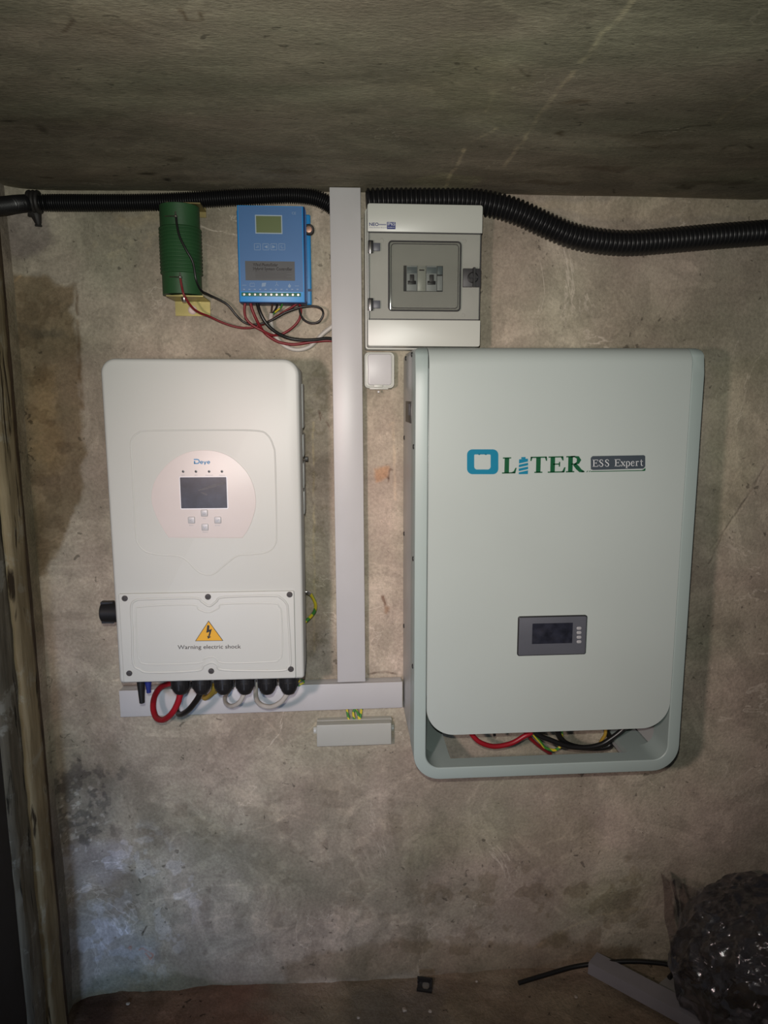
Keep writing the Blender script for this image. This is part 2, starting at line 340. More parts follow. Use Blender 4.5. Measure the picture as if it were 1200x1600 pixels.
def lathe(bm, prof, c, axis='y', sides=24):
    """prof: (radius, position along axis)"""
    rings = []
    for r, t in prof:
        ring = []
        for k in range(sides):
            a = 2*math.pi*k/sides; u, v = r*math.cos(a), r*math.sin(a)
            co = {'y': (u, t, v), 'z': (u, v, t), 'x': (t, u, v)}[axis]
            ring.append(bm.verts.new(Vector(c)+Vector(co)))
        rings.append(ring)
    for a, b in zip(rings, rings[1:]):
        for k in range(sides): bm.faces.new((a[k], a[(k+1) % sides], b[(k+1) % sides], b[k]))
    bm.faces.new(rings[0][::-1]); bm.faces.new(rings[-1])
def screw(name, c, r, h, m, parent, label=None, recess=True):
    bm = bmesh.new(); y = c[1]
    prof = [(r, h), (r, -h*.5), (r*.85, -h), (r*.5, -h*1.05)]
    prof += [(r*.42, -h*.5)] if recess else []
    lathe(bm, prof, (c[0], y, c[2]), 'y', 20)
    if recess:
        add_prism(bm, [(c[0]-r*.35, c[2]-r*.08), (c[0]+r*.35, c[2]-r*.08), (c[0]+r*.35, c[2]+r*.08), (c[0]-r*.35, c[2]+r*.08)], y-h*.9, y)
        add_prism(bm, [(c[0]-r*.08, c[2]-r*.35), (c[0]+r*.08, c[2]-r*.35), (c[0]+r*.08, c[2]+r*.35), (c[0]-r*.08, c[2]+r*.35)], y-h*.9, y)
    return fin(bm, name, m, parent, True, 35, label)
def ribbon(bm, pts, w, y0, y1):
    """a flat stroke in the x,z plane with a width at every point"""
    n = len(pts); w = w if isinstance(w, (list, tuple)) else [w]*n; L = []; R = []
    for i in range(n):
        a = Vector(pts[max(0, i-1)]); b = Vector(pts[min(n-1, i+1)]); t = (b-a).normalized(); nn = Vector((-t.y, t.x))*w[i]/2
        p = Vector(pts[i]); L.append(p+nn); R.append(p-nn)
    add_prism(bm, [tuple(v) for v in L]+[tuple(v) for v in reversed(R)], y0, y1)
def text(name, s, x0, x1, z, hgt, y, m, parent, label=None, bold=0.0, thick=.0002, angle=0):
    """lettering whose left and right ends are given; z is the base line, hgt the capital height"""
    cu = bpy.data.curves.new(name, 'FONT'); cu.body = s; cu.size = 1; cu.resolution_u = 3; cu.offset = bold
    tmp = bpy.data.objects.new('tmp', cu); COL.objects.link(tmp); dg = bpy.context.evaluated_depsgraph_get(); dg.update()
    me = bpy.data.meshes.new_from_object(tmp.evaluated_get(dg)); bpy.data.objects.remove(tmp); bpy.data.curves.remove(cu)
    xs = [v.co.x for v in me.vertices]; a, b = min(xs), max(xs); sx = (x1-x0)/(b-a); sz = hgt/.70
    for v in me.vertices:
        X = (v.co.x-a)*sx; Z = v.co.y*sz
        v.co = (x0+X*math.cos(angle)-Z*math.sin(angle), y, z+Z*math.cos(angle)+X*math.sin(angle))
    bm = bmesh.new(); bm.from_mesh(me); bpy.data.meshes.remove(me)
    r = bmesh.ops.extrude_face_region(bm, geom=bm.faces[:])
    for v in r['geom']:
        if isinstance(v, bmesh.types.BMVert): v.co.y -= thick
    return fin(bm, name, m, parent, False, 35, label)

# value noise on arrays
def vnoise(x, y, seed):
    g = np.random.default_rng(seed).random((128, 128)); xi = np.floor(x).astype(int); yi = np.floor(y).astype(int)
    fx = x-xi; fy = y-yi; fx = fx*fx*(3-2*fx); fy = fy*fy*(3-2*fy); xi %= 128; yi %= 128; x1 = (xi+1) % 128; y1 = (yi+1) % 128
    return (g[xi, yi]*(1-fx)+g[x1, yi]*fx)*(1-fy)+(g[xi, y1]*(1-fx)+g[x1, y1]*fx)*fy
def fbm(x, y, s, seed, o=4):
    v = 0; a = .5; t = 0
    for k in range(o): v = v+a*vnoise(x*s, y*s, seed+k); t += a; a *= .55; s *= 2.1
    return v/t-.5
def polydist(x, y, poly):
    """signed distance, negative inside"""
    n = len(poly); d = np.full(x.shape, 1e9); ins = np.zeros(x.shape, bool)
    for i in range(n):
        ax, ay = poly[i]; bx, by = poly[(i+1) % n]; ex, ey = bx-ax, by-ay
        t = np.clip(((x-ax)*ex+(y-ay)*ey)/(ex*ex+ey*ey+1e-12), 0, 1)
        d = np.minimum(d, np.hypot(x-ax-t*ex, y-ay-t*ey))
        c = ((ay > y) != (by > y)) & (x < (bx-ax)*(y-ay)/(by-ay+1e-12)+ax); ins ^= c
    return np.where(ins, -d, d)
def linedist(x, y, pl):
    d = np.full(x.shape, 1e9)
    for (ax, ay), (bx, by) in zip(pl, pl[1:]):
        ex, ey = bx-ax, by-ay; t = np.clip(((x-ax)*ex+(y-ay)*ey)/(ex*ex+ey*ey+1e-12), 0, 1)
        d = np.minimum(d, np.hypot(x-ax-t*ex, y-ay-t*ey))
    return d
def sstep(v, a, b):
    t = np.clip((v-a)/(b-a), 0, 1); return t*t*(3-2*t)
def sheet(name, U, V, fn, stains_and_light, lines, m, kind='structure', seed=5, rough=.012, parent=None, flecks=()):
    """a gridded surface; fn(u, v) -> x, y, z arrays; stains in the u, v plane"""
    u, v = np.meshgrid(U, V, indexing='ij'); x, y, z = fn(u, v); nu, nv = u.shape
    col = np.ones(u.shape+(3,))
    wu = u+fbm(u, v, 14, seed, 4)*.05; wv = v+fbm(u, v, 14, seed+20, 4)*.05
    fine = fbm(u, v, 40, seed+40, 4)
    for poly, c, soft, warp in stains_and_light:
        a = polydist(u+(wu-u)*warp, v+(wv-v)*warp, poly)+fine*soft*1.2
        k = (1-sstep(a, -soft, soft))[..., None]; col *= 1+(np.array(c)-1)*k
    lu = u+fbm(u, v, 30, seed+60, 3)*.008; lv = v+fbm(u, v, 30, seed+70, 3)*.008
    for pl, c, wd in lines:
        k = (1-sstep(linedist(lu, lv, pl), wd*.4, wd*1.35))*np.clip(.75+fbm(u, v, 60, seed+90, 2)*2.2, 0, 1); col *= 1+(np.array(c)-1)*k[..., None]
    for poly, c, th_, fs_ in flecks:
        k = (1-sstep(polydist(wu, wv, poly)+fine*.02, -.02, .02))*sstep(fbm(u, v, fs_, seed+120, 3), th_, th_+.05); col *= 1+(np.array(c)-1)*k[..., None]
    me = bpy.data.meshes.new(name); co = np.stack([x, y, z], -1).reshape(-1, 3)
    idx = np.arange(nu*nv).reshape(nu, nv); f = np.stack([idx[:-1, :-1], idx[1:, :-1], idx[1:, 1:], idx[:-1, 1:]], -1).reshape(-1, 4)
    me.vertices.add(len(co)); me.vertices.foreach_set('co', co.ravel()); me.loops.add(f.size); me.loops.foreach_set('vertex_index', f.ravel())
    me.polygons.add(len(f)); me.polygons.foreach_set('loop_start', np.arange(0, f.size, 4)); me.polygons.foreach_set('loop_total', np.full(len(f), 4))
    me.update(calc_edges=True)
    at = me.color_attributes.new('stain', 'FLOAT_COLOR', 'POINT'); at.data.foreach_set('color', np.concatenate([col, np.ones(u.shape+(1,))], -1).reshape(-1))
    me.shade_smooth(); o = link(name, me, m, parent, False)
    if kind: o['kind'] = kind
    return o

# ------------------------------------------------------------------ the room
def W(pl): return [(P(a, b).x, P(a, b).z) for a, b in pl]
x0, x1 = CORNX, P(1330, 900).x
def f_wall(u, v):
    y = fbm(u, v, 2.5, 3, 3)*.006 + fbm(u, v, 12, 9, 3)*.0025
    k = np.exp(-((u-x0)/.02)**1.0)                     # coved plaster in the corner
    lip = sstep(v, FLOORZ+.10, FLOORZ+.0)*.018
    ck = np.where(linedist(u, v, W([(1200, 720), (1160, 790), (1110, 860)])) < .002, .001, 0)
    return u, y-k*.022-lip*(.6+fbm(u, v, 9, 77, 3))-.001*0+ck, v
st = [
 (W([(5, 440), (75, 436), (98, 446), (118, 440), (122, 520), (127, 640), (131, 720), (126, 790), (100, 840), (72, 885), (50, 940), (30, 945), (5, 700)]), (.58, .51, .415), .007, .9),
 (W([(20, 520), (60, 500), (118, 470), (124, 560), (60, 560)]), (.86, .88, .86), .02, 1),
 (W([(40, 590), (80, 580), (95, 720), (60, 740), (45, 700)]), (1.08, 1.0, .86), .02, 1),
 (W([(10, 330), (72, 330), (74, 385), (60, 405), (20, 410)]), (.70, .68, .74), .012, 1),
 (W([(40, 505), (90, 500), (104, 520), (60, 525)]), (.72, .75, .8), .008, 1.2),
 (W([(20, 560), (52, 590), (55, 820), (60, 1000), (62, 1180), (10, 1180)]), (.80, .84, .86), .02, .8),
 (W([(10, 950), (60, 950), (110, 1560), (10, 1560)]), (.82, .83, .84), .03, .8),
 (W([(68, 1082), (140, 1064), (160, 1120), (190, 1180), (160, 1240), (70, 1230)]), (.84, .80, .78), .02, 1),
 (W([(90, 1200), (180, 1210), (180, 1270), (110, 1330), (88, 1300)]), (.74, .76, .78), .02, 1),
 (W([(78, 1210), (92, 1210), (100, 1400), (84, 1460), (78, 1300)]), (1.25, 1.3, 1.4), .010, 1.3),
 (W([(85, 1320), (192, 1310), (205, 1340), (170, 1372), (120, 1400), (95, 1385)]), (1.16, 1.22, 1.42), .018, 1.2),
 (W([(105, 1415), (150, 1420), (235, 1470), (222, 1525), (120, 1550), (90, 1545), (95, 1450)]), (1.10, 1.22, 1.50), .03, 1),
 (W([(240, 1300), (380, 1310), (420, 1500), (260, 1520), (210, 1400)]), (1.03, 1.06, 1.12), .05, 1),
 (W([(150, 1345), (215, 1360), (220, 1440), (160, 1440)]), (.82, .82, .84), .02, 1),
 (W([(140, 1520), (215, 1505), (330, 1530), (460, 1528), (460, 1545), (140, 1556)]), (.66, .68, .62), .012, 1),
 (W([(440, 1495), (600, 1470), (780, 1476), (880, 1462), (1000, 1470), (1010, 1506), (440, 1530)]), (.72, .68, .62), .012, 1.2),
 (W([(870, 1380), (1000, 1370), (1000, 1420), (880, 1430)]), (.82, .84, .78), .04, 1),
 (W([(600, 1280), (900, 1260), (940, 1330), (640, 1350)]), (.93, .96, .90), .05, 1),
 (W([(485, 585), (515, 585), (520, 1010), (500, 1050), (484, 1050)]), (1.06, 1.04, 1.06), .008, .5),  # lightening painted into the inverter's shadow, no stain
 (W([(570, 640), (625, 600), (628, 1050), (572, 1050)]), (1.24, 1.20, 1.22), .02, .7),  # torch glow between trunking and battery painted into the wall colour
 (W([(470, 900), (520, 905), (520, 930), (480, 930)]), (.86, .88, .84), .01, 1),
 (W([(596, 929), (602, 929), (603, 945), (600, 945)]), (.50, .40, .36), .002, .3),
 (W([(600, 945), (607, 948), (605, 962), (600, 958)]), (.72, .60, .52), .003, .5),
 (W([(586, 735), (606, 730), (604, 742), (590, 752)]), (1.12, .84, .66), .004, .5),
 (W([(520, 445), (560, 446), (560, 530), (480, 480)]), (.95, .92, .9), .03, 1),
 (W([(180, 330), (262, 330), (262, 345), (200, 350)]), (1.12, 1.08, 1.0), .01, 1),
 (W([(760, 310), (1200, 316), (1200, 342), (1000, 345), (900, 330)]), (1.15, 1.13, 1.08), .006, .7),
 (W([(1105, 560), (1200, 560), (1200, 700), (1110, 860)]), (.94, .96, .90), .02, .7),  # painted shade right of the battery, ending where the torchlight begins
]
ls = [
 (W([(52, 1083), (92, 1086), (120, 1074), (148, 1060), (165, 1066), (185, 1062)]), (1.35, 1.33, 1.3), .0022),
 (W([(60, 1164), (110, 1166), (160, 1160)]), (1.18, 1.16, 1.16), .002),
 (W([(380, 1298), (420, 1290), (450, 1272), (500, 1290)]), (1.25, 1.22, 1.2), .0022),
 (W([(395, 1125), (410, 1122), (430, 1140), (445, 1160)]), (1.25, 1.22, 1.2), .002),
 (W([(462, 1145), (482, 1144), (495, 1130)]), (1.25, 1.2, 1.15), .0022),
 (W([(235, 1412), (250, 1404), (290, 1400), (330, 1384), (380, 1382)]), (1.22, 1.22, 1.22), .003),
 (W([(265, 1320), (275, 1302), (300, 1296), (360, 1330)]), (1.20, 1.2, 1.2), .003),
 (W([(320, 1440), (380, 1425), (430, 1450), (520, 1440)]), (1.16, 1.15, 1.14), .003),
 (W([(780, 1300), (840, 1320), (900, 1305), (950, 1330)]), (1.16, 1.15, 1.14), .003),
 (W([(835, 1480), (860, 1465), (930, 1430), (1020, 1415)]), (1.22, 1.2, 1.15), .003),
 (W([(576, 1052), (600, 1049), (628, 1054)]), (.45, .4, .38), .0022),
 (W([(500, 655), (497, 640), (513, 668)]), (.6, .5, .48), .0015),
 (W([(607, 752), (606, 742), (609, 732), (613, 734)]), (.5, .42, .4), .0016),
 (W([(600, 740), (606, 746)]), (.5, .42, .4), .0016),
 (W([(1200, 722), (1175, 765), (1150, 800), (1130, 835), (1108, 880)]), (.62, .60, .6), .0018),
 (W([(489, 660), (490, 760), (492, 1020)]), (1.28, 1.24, 1.05), .0022),
 (W([(606, 666), (614, 660), (616, 740), (617, 780)]), (1.22, 1.18, 1.12), .003),
 (W([(28, 446), (38, 434)]), (1.5, 1.4, 1.3), .0018),
 (W([(118, 445), (120, 460), (121, 490)]), (.6, .55, .5), .003),
 (W([(120, 500), (128, 640)]), (.72, .66, .6), .0035),
 (W([(115, 1420), (125, 1423), (150, 1432)]), (1.4, 1.4, 1.45), .003),
 (W([(222, 1462), (228, 1448), (222, 1460)]), (.4, .38, .36), .002),
 (W([(200, 1482), (205, 1480), (203, 1486), (200, 1482)]), (1.2, .7, .6), .002),
 (W([(216, 1485), (222, 1482), (238, 1492), (234, 1498), (226, 1490)]), (1.1, .62, .5), .002),
 (W([(455, 1330), (462, 1333)]), (.4, .38, .36), .002),
]
NX, NZ = 800, 800
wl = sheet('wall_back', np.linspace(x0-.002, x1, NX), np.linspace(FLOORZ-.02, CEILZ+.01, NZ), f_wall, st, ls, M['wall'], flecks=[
    (W([(72, 1215), (150, 1220), (170, 1300), (140, 1325), (80, 1330)]), (1.7, 1.75, 1.85), .13, 110),
    (W([(78, 1180), (190, 1200), (180, 1330), (80, 1330)]), (.62, .62, .64), .06, 45),
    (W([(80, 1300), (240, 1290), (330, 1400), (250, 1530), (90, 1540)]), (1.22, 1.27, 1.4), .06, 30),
    (W([(200, 1240), (600, 1200), (640, 1480), (240, 1500)]), (1.16, 1.15, 1.14), .08, 22),
    (W([(200, 1260), (640, 1220), (660, 1500), (240, 1500)]), (.86, .85, .84), .10, 26),
    (W([(640, 1380), (1000, 1330), (1020, 1500), (640, 1520)]), (.80, .78, .74), .08, 24),
    (W([(30, 450), (125, 450), (125, 860), (40, 900)]), (.80, .78, .76), .07, 30),
    (W([(180, 330), (260, 330), (250, 400), (130, 400)]), (1.16, 1.14, 1.1), .08, 60),
    (W([(478, 560), (522, 560), (525, 1050), (480, 1050)]), (.84, .84, .80), .12, 70)])
wl['label'] = 'stained old plaster wall that carries the electrical equipment'
# left wall, running towards the viewer
def f_left(u, v):
    return x0 + fbm(u, v, 3, 31, 3)*.008 - .0, u, v
sl = [([(-.06, P(0, 410).z), (0, P(0, 410).z), (0, CEILZ), (-.06, CEILZ)], (.72, .70, .72), .01, 1),
      ([(-.5, FLOORZ), (0, FLOORZ), (0, FLOORZ+.5), (-.5, FLOORZ+.5)], (.70, .72, .78), .06, 1),
      ([(-.08, P(0, 1000).z), (0, P(0, 1000).z), (0, P(0, 460).z), (-.08, P(0, 460).z)], (.66, .64, .56), .03, 1)]
o = sheet('wall_left', np.linspace(-1.6, .004, 200), np.linspace(FLOORZ-.02, CEILZ+.01, 260), f_left, sl, [], M['wall'], seed=15); o['label'] = 'plaster side wall meeting the equipment wall at the left'
# ceiling
def Z(pl): return [(Pz(a, b, CEILZ).x, Pz(a, b, CEILZ).y) for a, b in pl]
def f_ceil(u, v): return u, v, CEILZ + fbm(u, v, 3, 51, 3)*.006 - sstep(v, -.02, 0)*0.0
def smear(px, py, wx, wy, c, soft=.008): return (Z([(px-wx, py), (px-wx*.3, py-wy), (px+wx, py-wy*.4), (px+wx*.6, py+wy), (px-wx*.4, py+wy*.8)]), c, soft, .8)
sc = [smear(240, 272, 16, 3, (.35, .33, .3), .006), smear(275, 247, 14, 4, (.6, .58, .55)), smear(268, 282, 6, 2, (.3, .3, .3), .004), smear(880, 206, 7, 4, (.45, .4, .35), .005),
      smear(905, 160, 18, 3, (.65, .6, .55)), smear(1000, 210, 60, 8, (.72, .70, .66), .015), smear(1040, 228, 60, 6, (.78, .76, .74), .01), smear(450, 270, 40, 4, (.72, .7, .66), .01),
      smear(850, 286, 60, 3, (.72, .68, .64), .006), smear(950, 262, 40, 4, (.75, .7, .68), .006), smear(1100, 285, 80, 4, (.72, .7, .68), .008), smear(1070, 290, 14, 4, (.5, .48, .46), .004),
      smear(120, 190, 90, 6, (.85, .84, .82), .02), smear(300, 240, 160, 8, (.86, .85, .83), .03), smear(145, 138, 4, 3, (.4, .4, .4), .005), smear(68, 206, 6, 5, (.5, .48, .46), .006), smear(75, 275, 14, 2, (.45, .43, .4), .004),
      smear(740, 90, 26, 16, (.84, .82, .8), .03), smear(130, 35, 60, 20, (.9, .88, .85), .04), smear(15, 193, 12, 2, (.45, .44, .42), .004),
      smear(700, 284, 60, 12, (1.12, 1.18, 1.06), .01), smear(740, 130, 90, 60, (1.06, 1.08, 1.0), .05), smear(60, 230, 150, 60, (.84, .83, .85), .06), smear(1150, 230, 120, 70, (.86, .85, .84), .06)]
lc = [(Z([(990, 0), (962, 36), (940, 52), (925, 75), (912, 92), (903, 100)]), (1.62, 1.58, 1.5), .0032),
      (Z([(895, 113), (893, 120), (868, 148), (848, 172), (832, 196), (815, 222), (798, 244), (786, 262)]), (1.65, 1.6, 1.5), .0034),
      (Z([(775, 200), (740, 220), (722, 238), (716, 258), (704, 276), (694, 296)]), (1.65, 1.6, 1.5), .0036),
      (Z([(722, 238), (735, 228)]), (1.3, 1.28, 1.2), .003), (Z([(776, 140), (765, 160), (760, 175)]), (1.25, 1.24, 1.18), .003),
      (Z([(1200, 128), (1180, 140), (1150, 165), (1120, 190)]), (1.3, 1.28, 1.2), .003),
      (Z([(815, 108), (828, 120), (832, 112)]), (.5, .48, .46), .0022), (Z([(100, 50), (112, 35), (108, 22)]), (.55, .5, .48), .0022),
      (Z([(985, 212), (1010, 205), (1060, 202), (1075, 196), (1110, 194)]), (.5, .48, .45), .0022), (Z([(985, 222), (1025, 230), (1050, 222)]), (.55, .5, .48), .0022),
      (Z([(1128, 236), (1135, 228), (1150, 226)]), (.5, .48, .46), .0026), (Z([(1165, 226), (1175, 232)]), (.5, .48, .46), .0026), (Z([(280, 10), (290, 30), (310, 30), (312, 18)]), (.6, .55, .5), .0022), (Z([(960, 296), (961, 302)]), (.3, .3, .3), .002)]
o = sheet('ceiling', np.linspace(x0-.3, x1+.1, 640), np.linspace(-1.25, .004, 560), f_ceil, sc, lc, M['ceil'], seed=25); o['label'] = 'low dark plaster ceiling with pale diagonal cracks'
# floor
def Fp(pl): return [(Pz(a, b, FLOORZ).x, Pz(a, b, FLOORZ).y) for a, b in pl]
def f_floor(u, v): return u, v, FLOORZ + fbm(u, v, 8, 61, 4)*.016 + fbm(u, v, 60, 65, 2)*.003
sf = [([(x0, -.9), (x0+.55, -.9), (x0+.42, .02), (x0, .02)], (.92, .66, .62), .05, 1.2), ([(x0, -.5), (x0+.12, -.5), (x0+.1, .02), (x0, .02)], (.45, .45, .5), .03, 1),
      ([(x0+.6, -.5), (x0+.85, -.5), (x0+.8, -.04), (x0+.62, -.05)], (.8, .85, .95), .03, 1)]
o = sheet('floor', np.linspace(x0-.3, x1+.1, 300), np.linspace(-1.6, .01, 300), f_floor, sf, [], M['floor'], seed=35); o['label'] = 'reddish rough earth and concrete floor'

# old door frame on the left wall
def jamb(name, ya, yb, thick, m, seed, zb=FLOORZ-.01, zt=CEILZ+.005, label=None, wig=.004):
    zs = np.linspace(zb, zt, 120); bm = bmesh.new(); prev = None; K = 9
    for z in zs:
        ring = []
        for i in range(K):
            t = i/(K-1); y = ya+(yb-ya)*t
            n = mnoise.noise(Vector((y*30, z*6, seed)))*wig*.5 + mnoise.noise(Vector((y*90, z*30, seed+3)))*wig*.5
            e = 1 if 0 < i < K-1 else .55
            ring.append(bm.verts.new((x0+thick*e+n, y+(mnoise.noise(Vector((i*3.1, z*9, seed)))*wig*.2), z)))
        ring = [bm.verts.new((x0-.01, ya, z))]+ring+[bm.verts.new((x0-.01, yb, z))]
        if prev:
            for a in range(len(ring)-1): bm.faces.new((prev[a], prev[a+1], ring[a+1], ring[a]))
        prev = ring
    o = fin(bm, name, m, None, True, 60); o['kind'] = 'structure'
    if label: o['label'] = label
    return o
JY = -.083
jamb('trim_1', JY-.030, JY, .012, M['wood_dark'], 1.3, label='dark brown inner strip of the old door frame', wig=.002)
jamb('trim_2', JY-.104, JY-.026, .022, M['wood'], 4.7, label='cracked tan board of the old door frame')
jamb('trim_3', JY-.175, JY-.102, .018, M['wood_grey'], 8.9, label='grey flaking board of the old door frame', wig=.005)

bm = bmesh.new(); bmesh.ops.create_cube(bm, size=1, matrix=Matrix.Translation((x0+.004, JY-.175-.45, (FLOORZ+CEILZ)/2-.06)) @ Matrix.Diagonal((.012, .9, CEILZ-FLOORZ-.12, 1)))
o = fin(bm, 'door_1', M['black_void'], None, False); o['kind'] = 'structure'; o['label'] = 'dark door leaf beyond the old frame at the left edge'
print('FLOORZ', FLOORZ, 'CEILZ', CEILZ, 'x', x0, x1)

# ------------------------------------------------------------------ big things
def rect(T, tl, tr, br, bl, d):
    a, b, c, e = [T.l(*p, d) for p in (tl, tr, br, bl)]
    return (a.x+e.x)/2, (b.x+c.x)/2, (e.z+c.z)/2, (a.z+b.z)/2

# ---- inverter
DI = .232
c = P(330, 1064, 0); T = Thing('inverter', (c.x, 0, c.z), 'large white wall-mounted inverter with round-topped display panel and warning triangle', 'inverter', ang=math.radians(.35))
X0, X1, Z0, Z1 = rect(T, (153, 559), (471, 562), (474, 1061), (188.5, 1068), DI)
X1 = (T.l(469, 700, DI).x + T.l(474.5, 1000, DI).x)/2
prism('housing', rrect(X0, X1, Z0, Z1, (.006, .006, .026, .024)), -DI, -DI+.085, M['inv'], T, bev=.007, seg=4)
prism('rear_shell', rrect(X0+.006, X1-.004, Z0+.004, Z1-.006, .012), -DI+.08, -.02, M['inv_side'], T, bev=.002)
box('wall_bracket', X0+.05, X1-.06, -.03, .004, Z0+.08, Z1-.05, M['steel'], T)
for a, b in ((600, 668), (678, 712), (722, 760), (765, 800)):
    za, zb = T.l(476, a, .10).z, T.l(476, b, .10).z
    box('heat_fin', X1-.008, X1+.0010, -.125, -.06, zb, za, M['fin'], T, bev=.0006)
box('side_latch', X1, X1+.007, -.075, -.06, T.l(480, 720, .07).z, T.l(480, 714, .07).z, M['screw'], T, bev=.0005)
# embossed arch outline
def lp(T, pts, d): return [T.l(a, b, d) for a, b in pts]
sx = lambda a, b: (a, b)
arch = [(205, 690), (215, 677), (235, 673), (330, 672), (400, 673), (418, 680), (427, 697), (430, 720), (432, 830), (430, 850), (418, 862), (395, 866), (372, 868), (352, 882), (335, 896), (322, 898), (308, 892), (292, 876), (278, 869), (250, 867), (228, 862), (216, 850), (212, 830), (206, 720)]
ap = [Vector((v.x, -DI+.0008, v.z)) for v in lp(T, arch, DI)]
tube('embossed_outline', ap, .0016, M['inv'], T, n=6, sides=10, closed=True)
# display panel
pc = [(264, 840), (254, 825), (243.5, 804), (237, 782), (240, 757), (253, 735), (272, 717), (294, 706.5), (318.5, 703.2), (343, 706.5), (365, 717), (386, 738), (397, 762), (400, 788), (395, 810), (387.5, 828), (378.5, 840.5)]
sm = catmull([Vector((v.x, 0, v.z)) for v in lp(T, pc, DI)], 5); out = [(v.x, v.z) for v in sm]
pan = prism('display_panel', out, -DI-.0012, -DI+.002, M['panel'], T, bev=.0004, label='pinkish film panel with a dark screen')
YP = -DI-.0012
def q(T, a, b, d=DI): v = T.l(a, b, d); return v.x, v.z
xa, za = q(T, 281, 745.5); xb, zb = q(T, 355.5, 793.5)
fo = rrect(xa-.0008, xb+.0015, zb-.0015, za+.0008, .002)
prism('screen_frame', fo, YP-.0006, YP+.001, M['screen_trim'], pan)
prism('screen', rrect(xa+.0005, xb, zb, za-.0002, .001), YP-.0012, YP, M['screen2'], pan)
bm = bmesh.new()
ribbon(bm, [q(T, 310, 766), q(T, 322, 763), q(T, 336, 758), q(T, 351, 754)], [.0012, .0036, .0052, .0036], YP-.00135, YP-.0011); ribbon(bm, [q(T, 314, 769), q(T, 320, 771), q(T, 324, 773)], [.001, .004, .002], YP-.00135, YP-.0011)
fin(bm, 'dust_smear', mat('grey_dust_smear', (.075, .075, .085), .6, 0, .2, 200), pan, False)
for (a, b) in ((319.5, 801.5), (299.5, 812.5), (340.5, 812.5), (320.5, 823.5)):
    xc, zc = q(T, a, b); bt = prism('button', rrect(xc-.0058, xc+.0058, zc-.0058, zc+.0058, .0018), YP-.0022, YP, M['btn'], pan, bev=.001)
    bm = bmesh.new(); s = .0024
    if b < 805: ribbon(bm, [(xc-s, zc-s*.5), (xc, zc+s*.7), (xc+s, zc-s*.5)], .0007, YP-.0024, YP-.002); ribbon(bm, [(xc-s, zc-s*.8), (xc+s, zc-s*.8)], .0007, YP-.0024, YP-.002)
    elif b > 820: ribbon(bm, [(xc-s, zc+s*.6), (xc, zc-s*.7), (xc+s, zc+s*.6)], .0007, YP-.0024, YP-.002)
    elif a > 330: ribbon(bm, [(xc-s, zc), (xc-s*.3, zc-s*.7), (xc+s, zc+s*.8)], .0009, YP-.0024, YP-.002)
    else: ribbon(bm, [(xc+s*.8, zc+s*.8), (xc-s, zc), (xc+s*.8, zc-s*.8)], .0006, YP-.0024, YP-.002)
    fin(bm, 'marking', M['btnmark'], bt, False)
for a, wd in ((286.5, 4), (306.5, 4), (327, 10), (347, 8)):
    xc, zc = q(T, a, 736.5); bm = bmesh.new(); lathe(bm, [(.0021, .001), (.0021, -.0006), (.0012, -.0009)], (xc, YP, zc), 'y', 16); fin(bm, 'indicator', M['led'], pan)
for a, s, wd in ((286.5, 'DC', 5), (306.5, 'AC', 5), (327, 'Normal', 11), (347, 'Alarm', 9)):
    xl, zz = q(T, a-wd/2, 743.2); xr, _ = q(T, a+wd/2, 743.2); text('lettering', s, xl, xr, zz, .0019, YP-.00005, M['btnmark'], pan)
for a, b, s, wd in ((319.5, 810.5, 'Up', 4), (299.5, 821.3, 'Esc', 6), (340.5, 821.3, 'Enter', 8), (321, 832, 'Down', 8)):
    xl, zz = q(T, a-wd/2, b); xr, _ = q(T, a+wd/2, b); text('lettering', s, xl, xr, zz, .0017, YP-.00005, M['btnmark'], pan)
# D e y e logo
xl, zz = q(T, 303.3, 724.5); xr, _ = q(T, 312, 724.5); h = .0078; bm = bmesh.new(); w_ = xr-xl; ya_, yb_ = YP-.0003, YP
ribbon(bm, [(xl, zz+h*.94), (xl+w_*.6, zz+h*.94), (xl+w_*.85, zz+h*.85), (xl+w_*.97, zz+h*.6), (xl+w_*.97, zz+h*.4), (xl+w_*.85, zz+h*.15), (xl+w_*.6, zz+h*.06), (xl+.0, zz+h*.06)], .0019, ya_, yb_)
ribbon(bm, [(xl+w_*.12, zz+h*.06), (xl+w_*.12, zz+h*.62)], .0022, ya_, yb_)
x_ = xr+.0014
for g in 'eye':
    r = .0021; cx = x_+r
    if g == 'e':
        ribbon(bm, [(cx+r*math.cos(t), zz+r+r*math.sin(t)) for t in [math.radians(a) for a in range(0, 321, 40)]], .0014, ya_, yb_); ribbon(bm, [(cx-r, zz+r), (cx+r*1.2, zz+r)], .0012, ya_, yb_)
    else:
        ribbon(bm, [(cx-r, zz+2*r), (cx-r*.1, zz+.0002)], .0015, ya_, yb_); ribbon(bm, [(cx+r, zz+2*r), (cx-r*.5, zz-r*.9)], .0015, ya_, yb_)
    x_ += 2*r+.0016
fin(bm, 'logo', M['blue_logo'], pan, False, label='blue maker lettering')
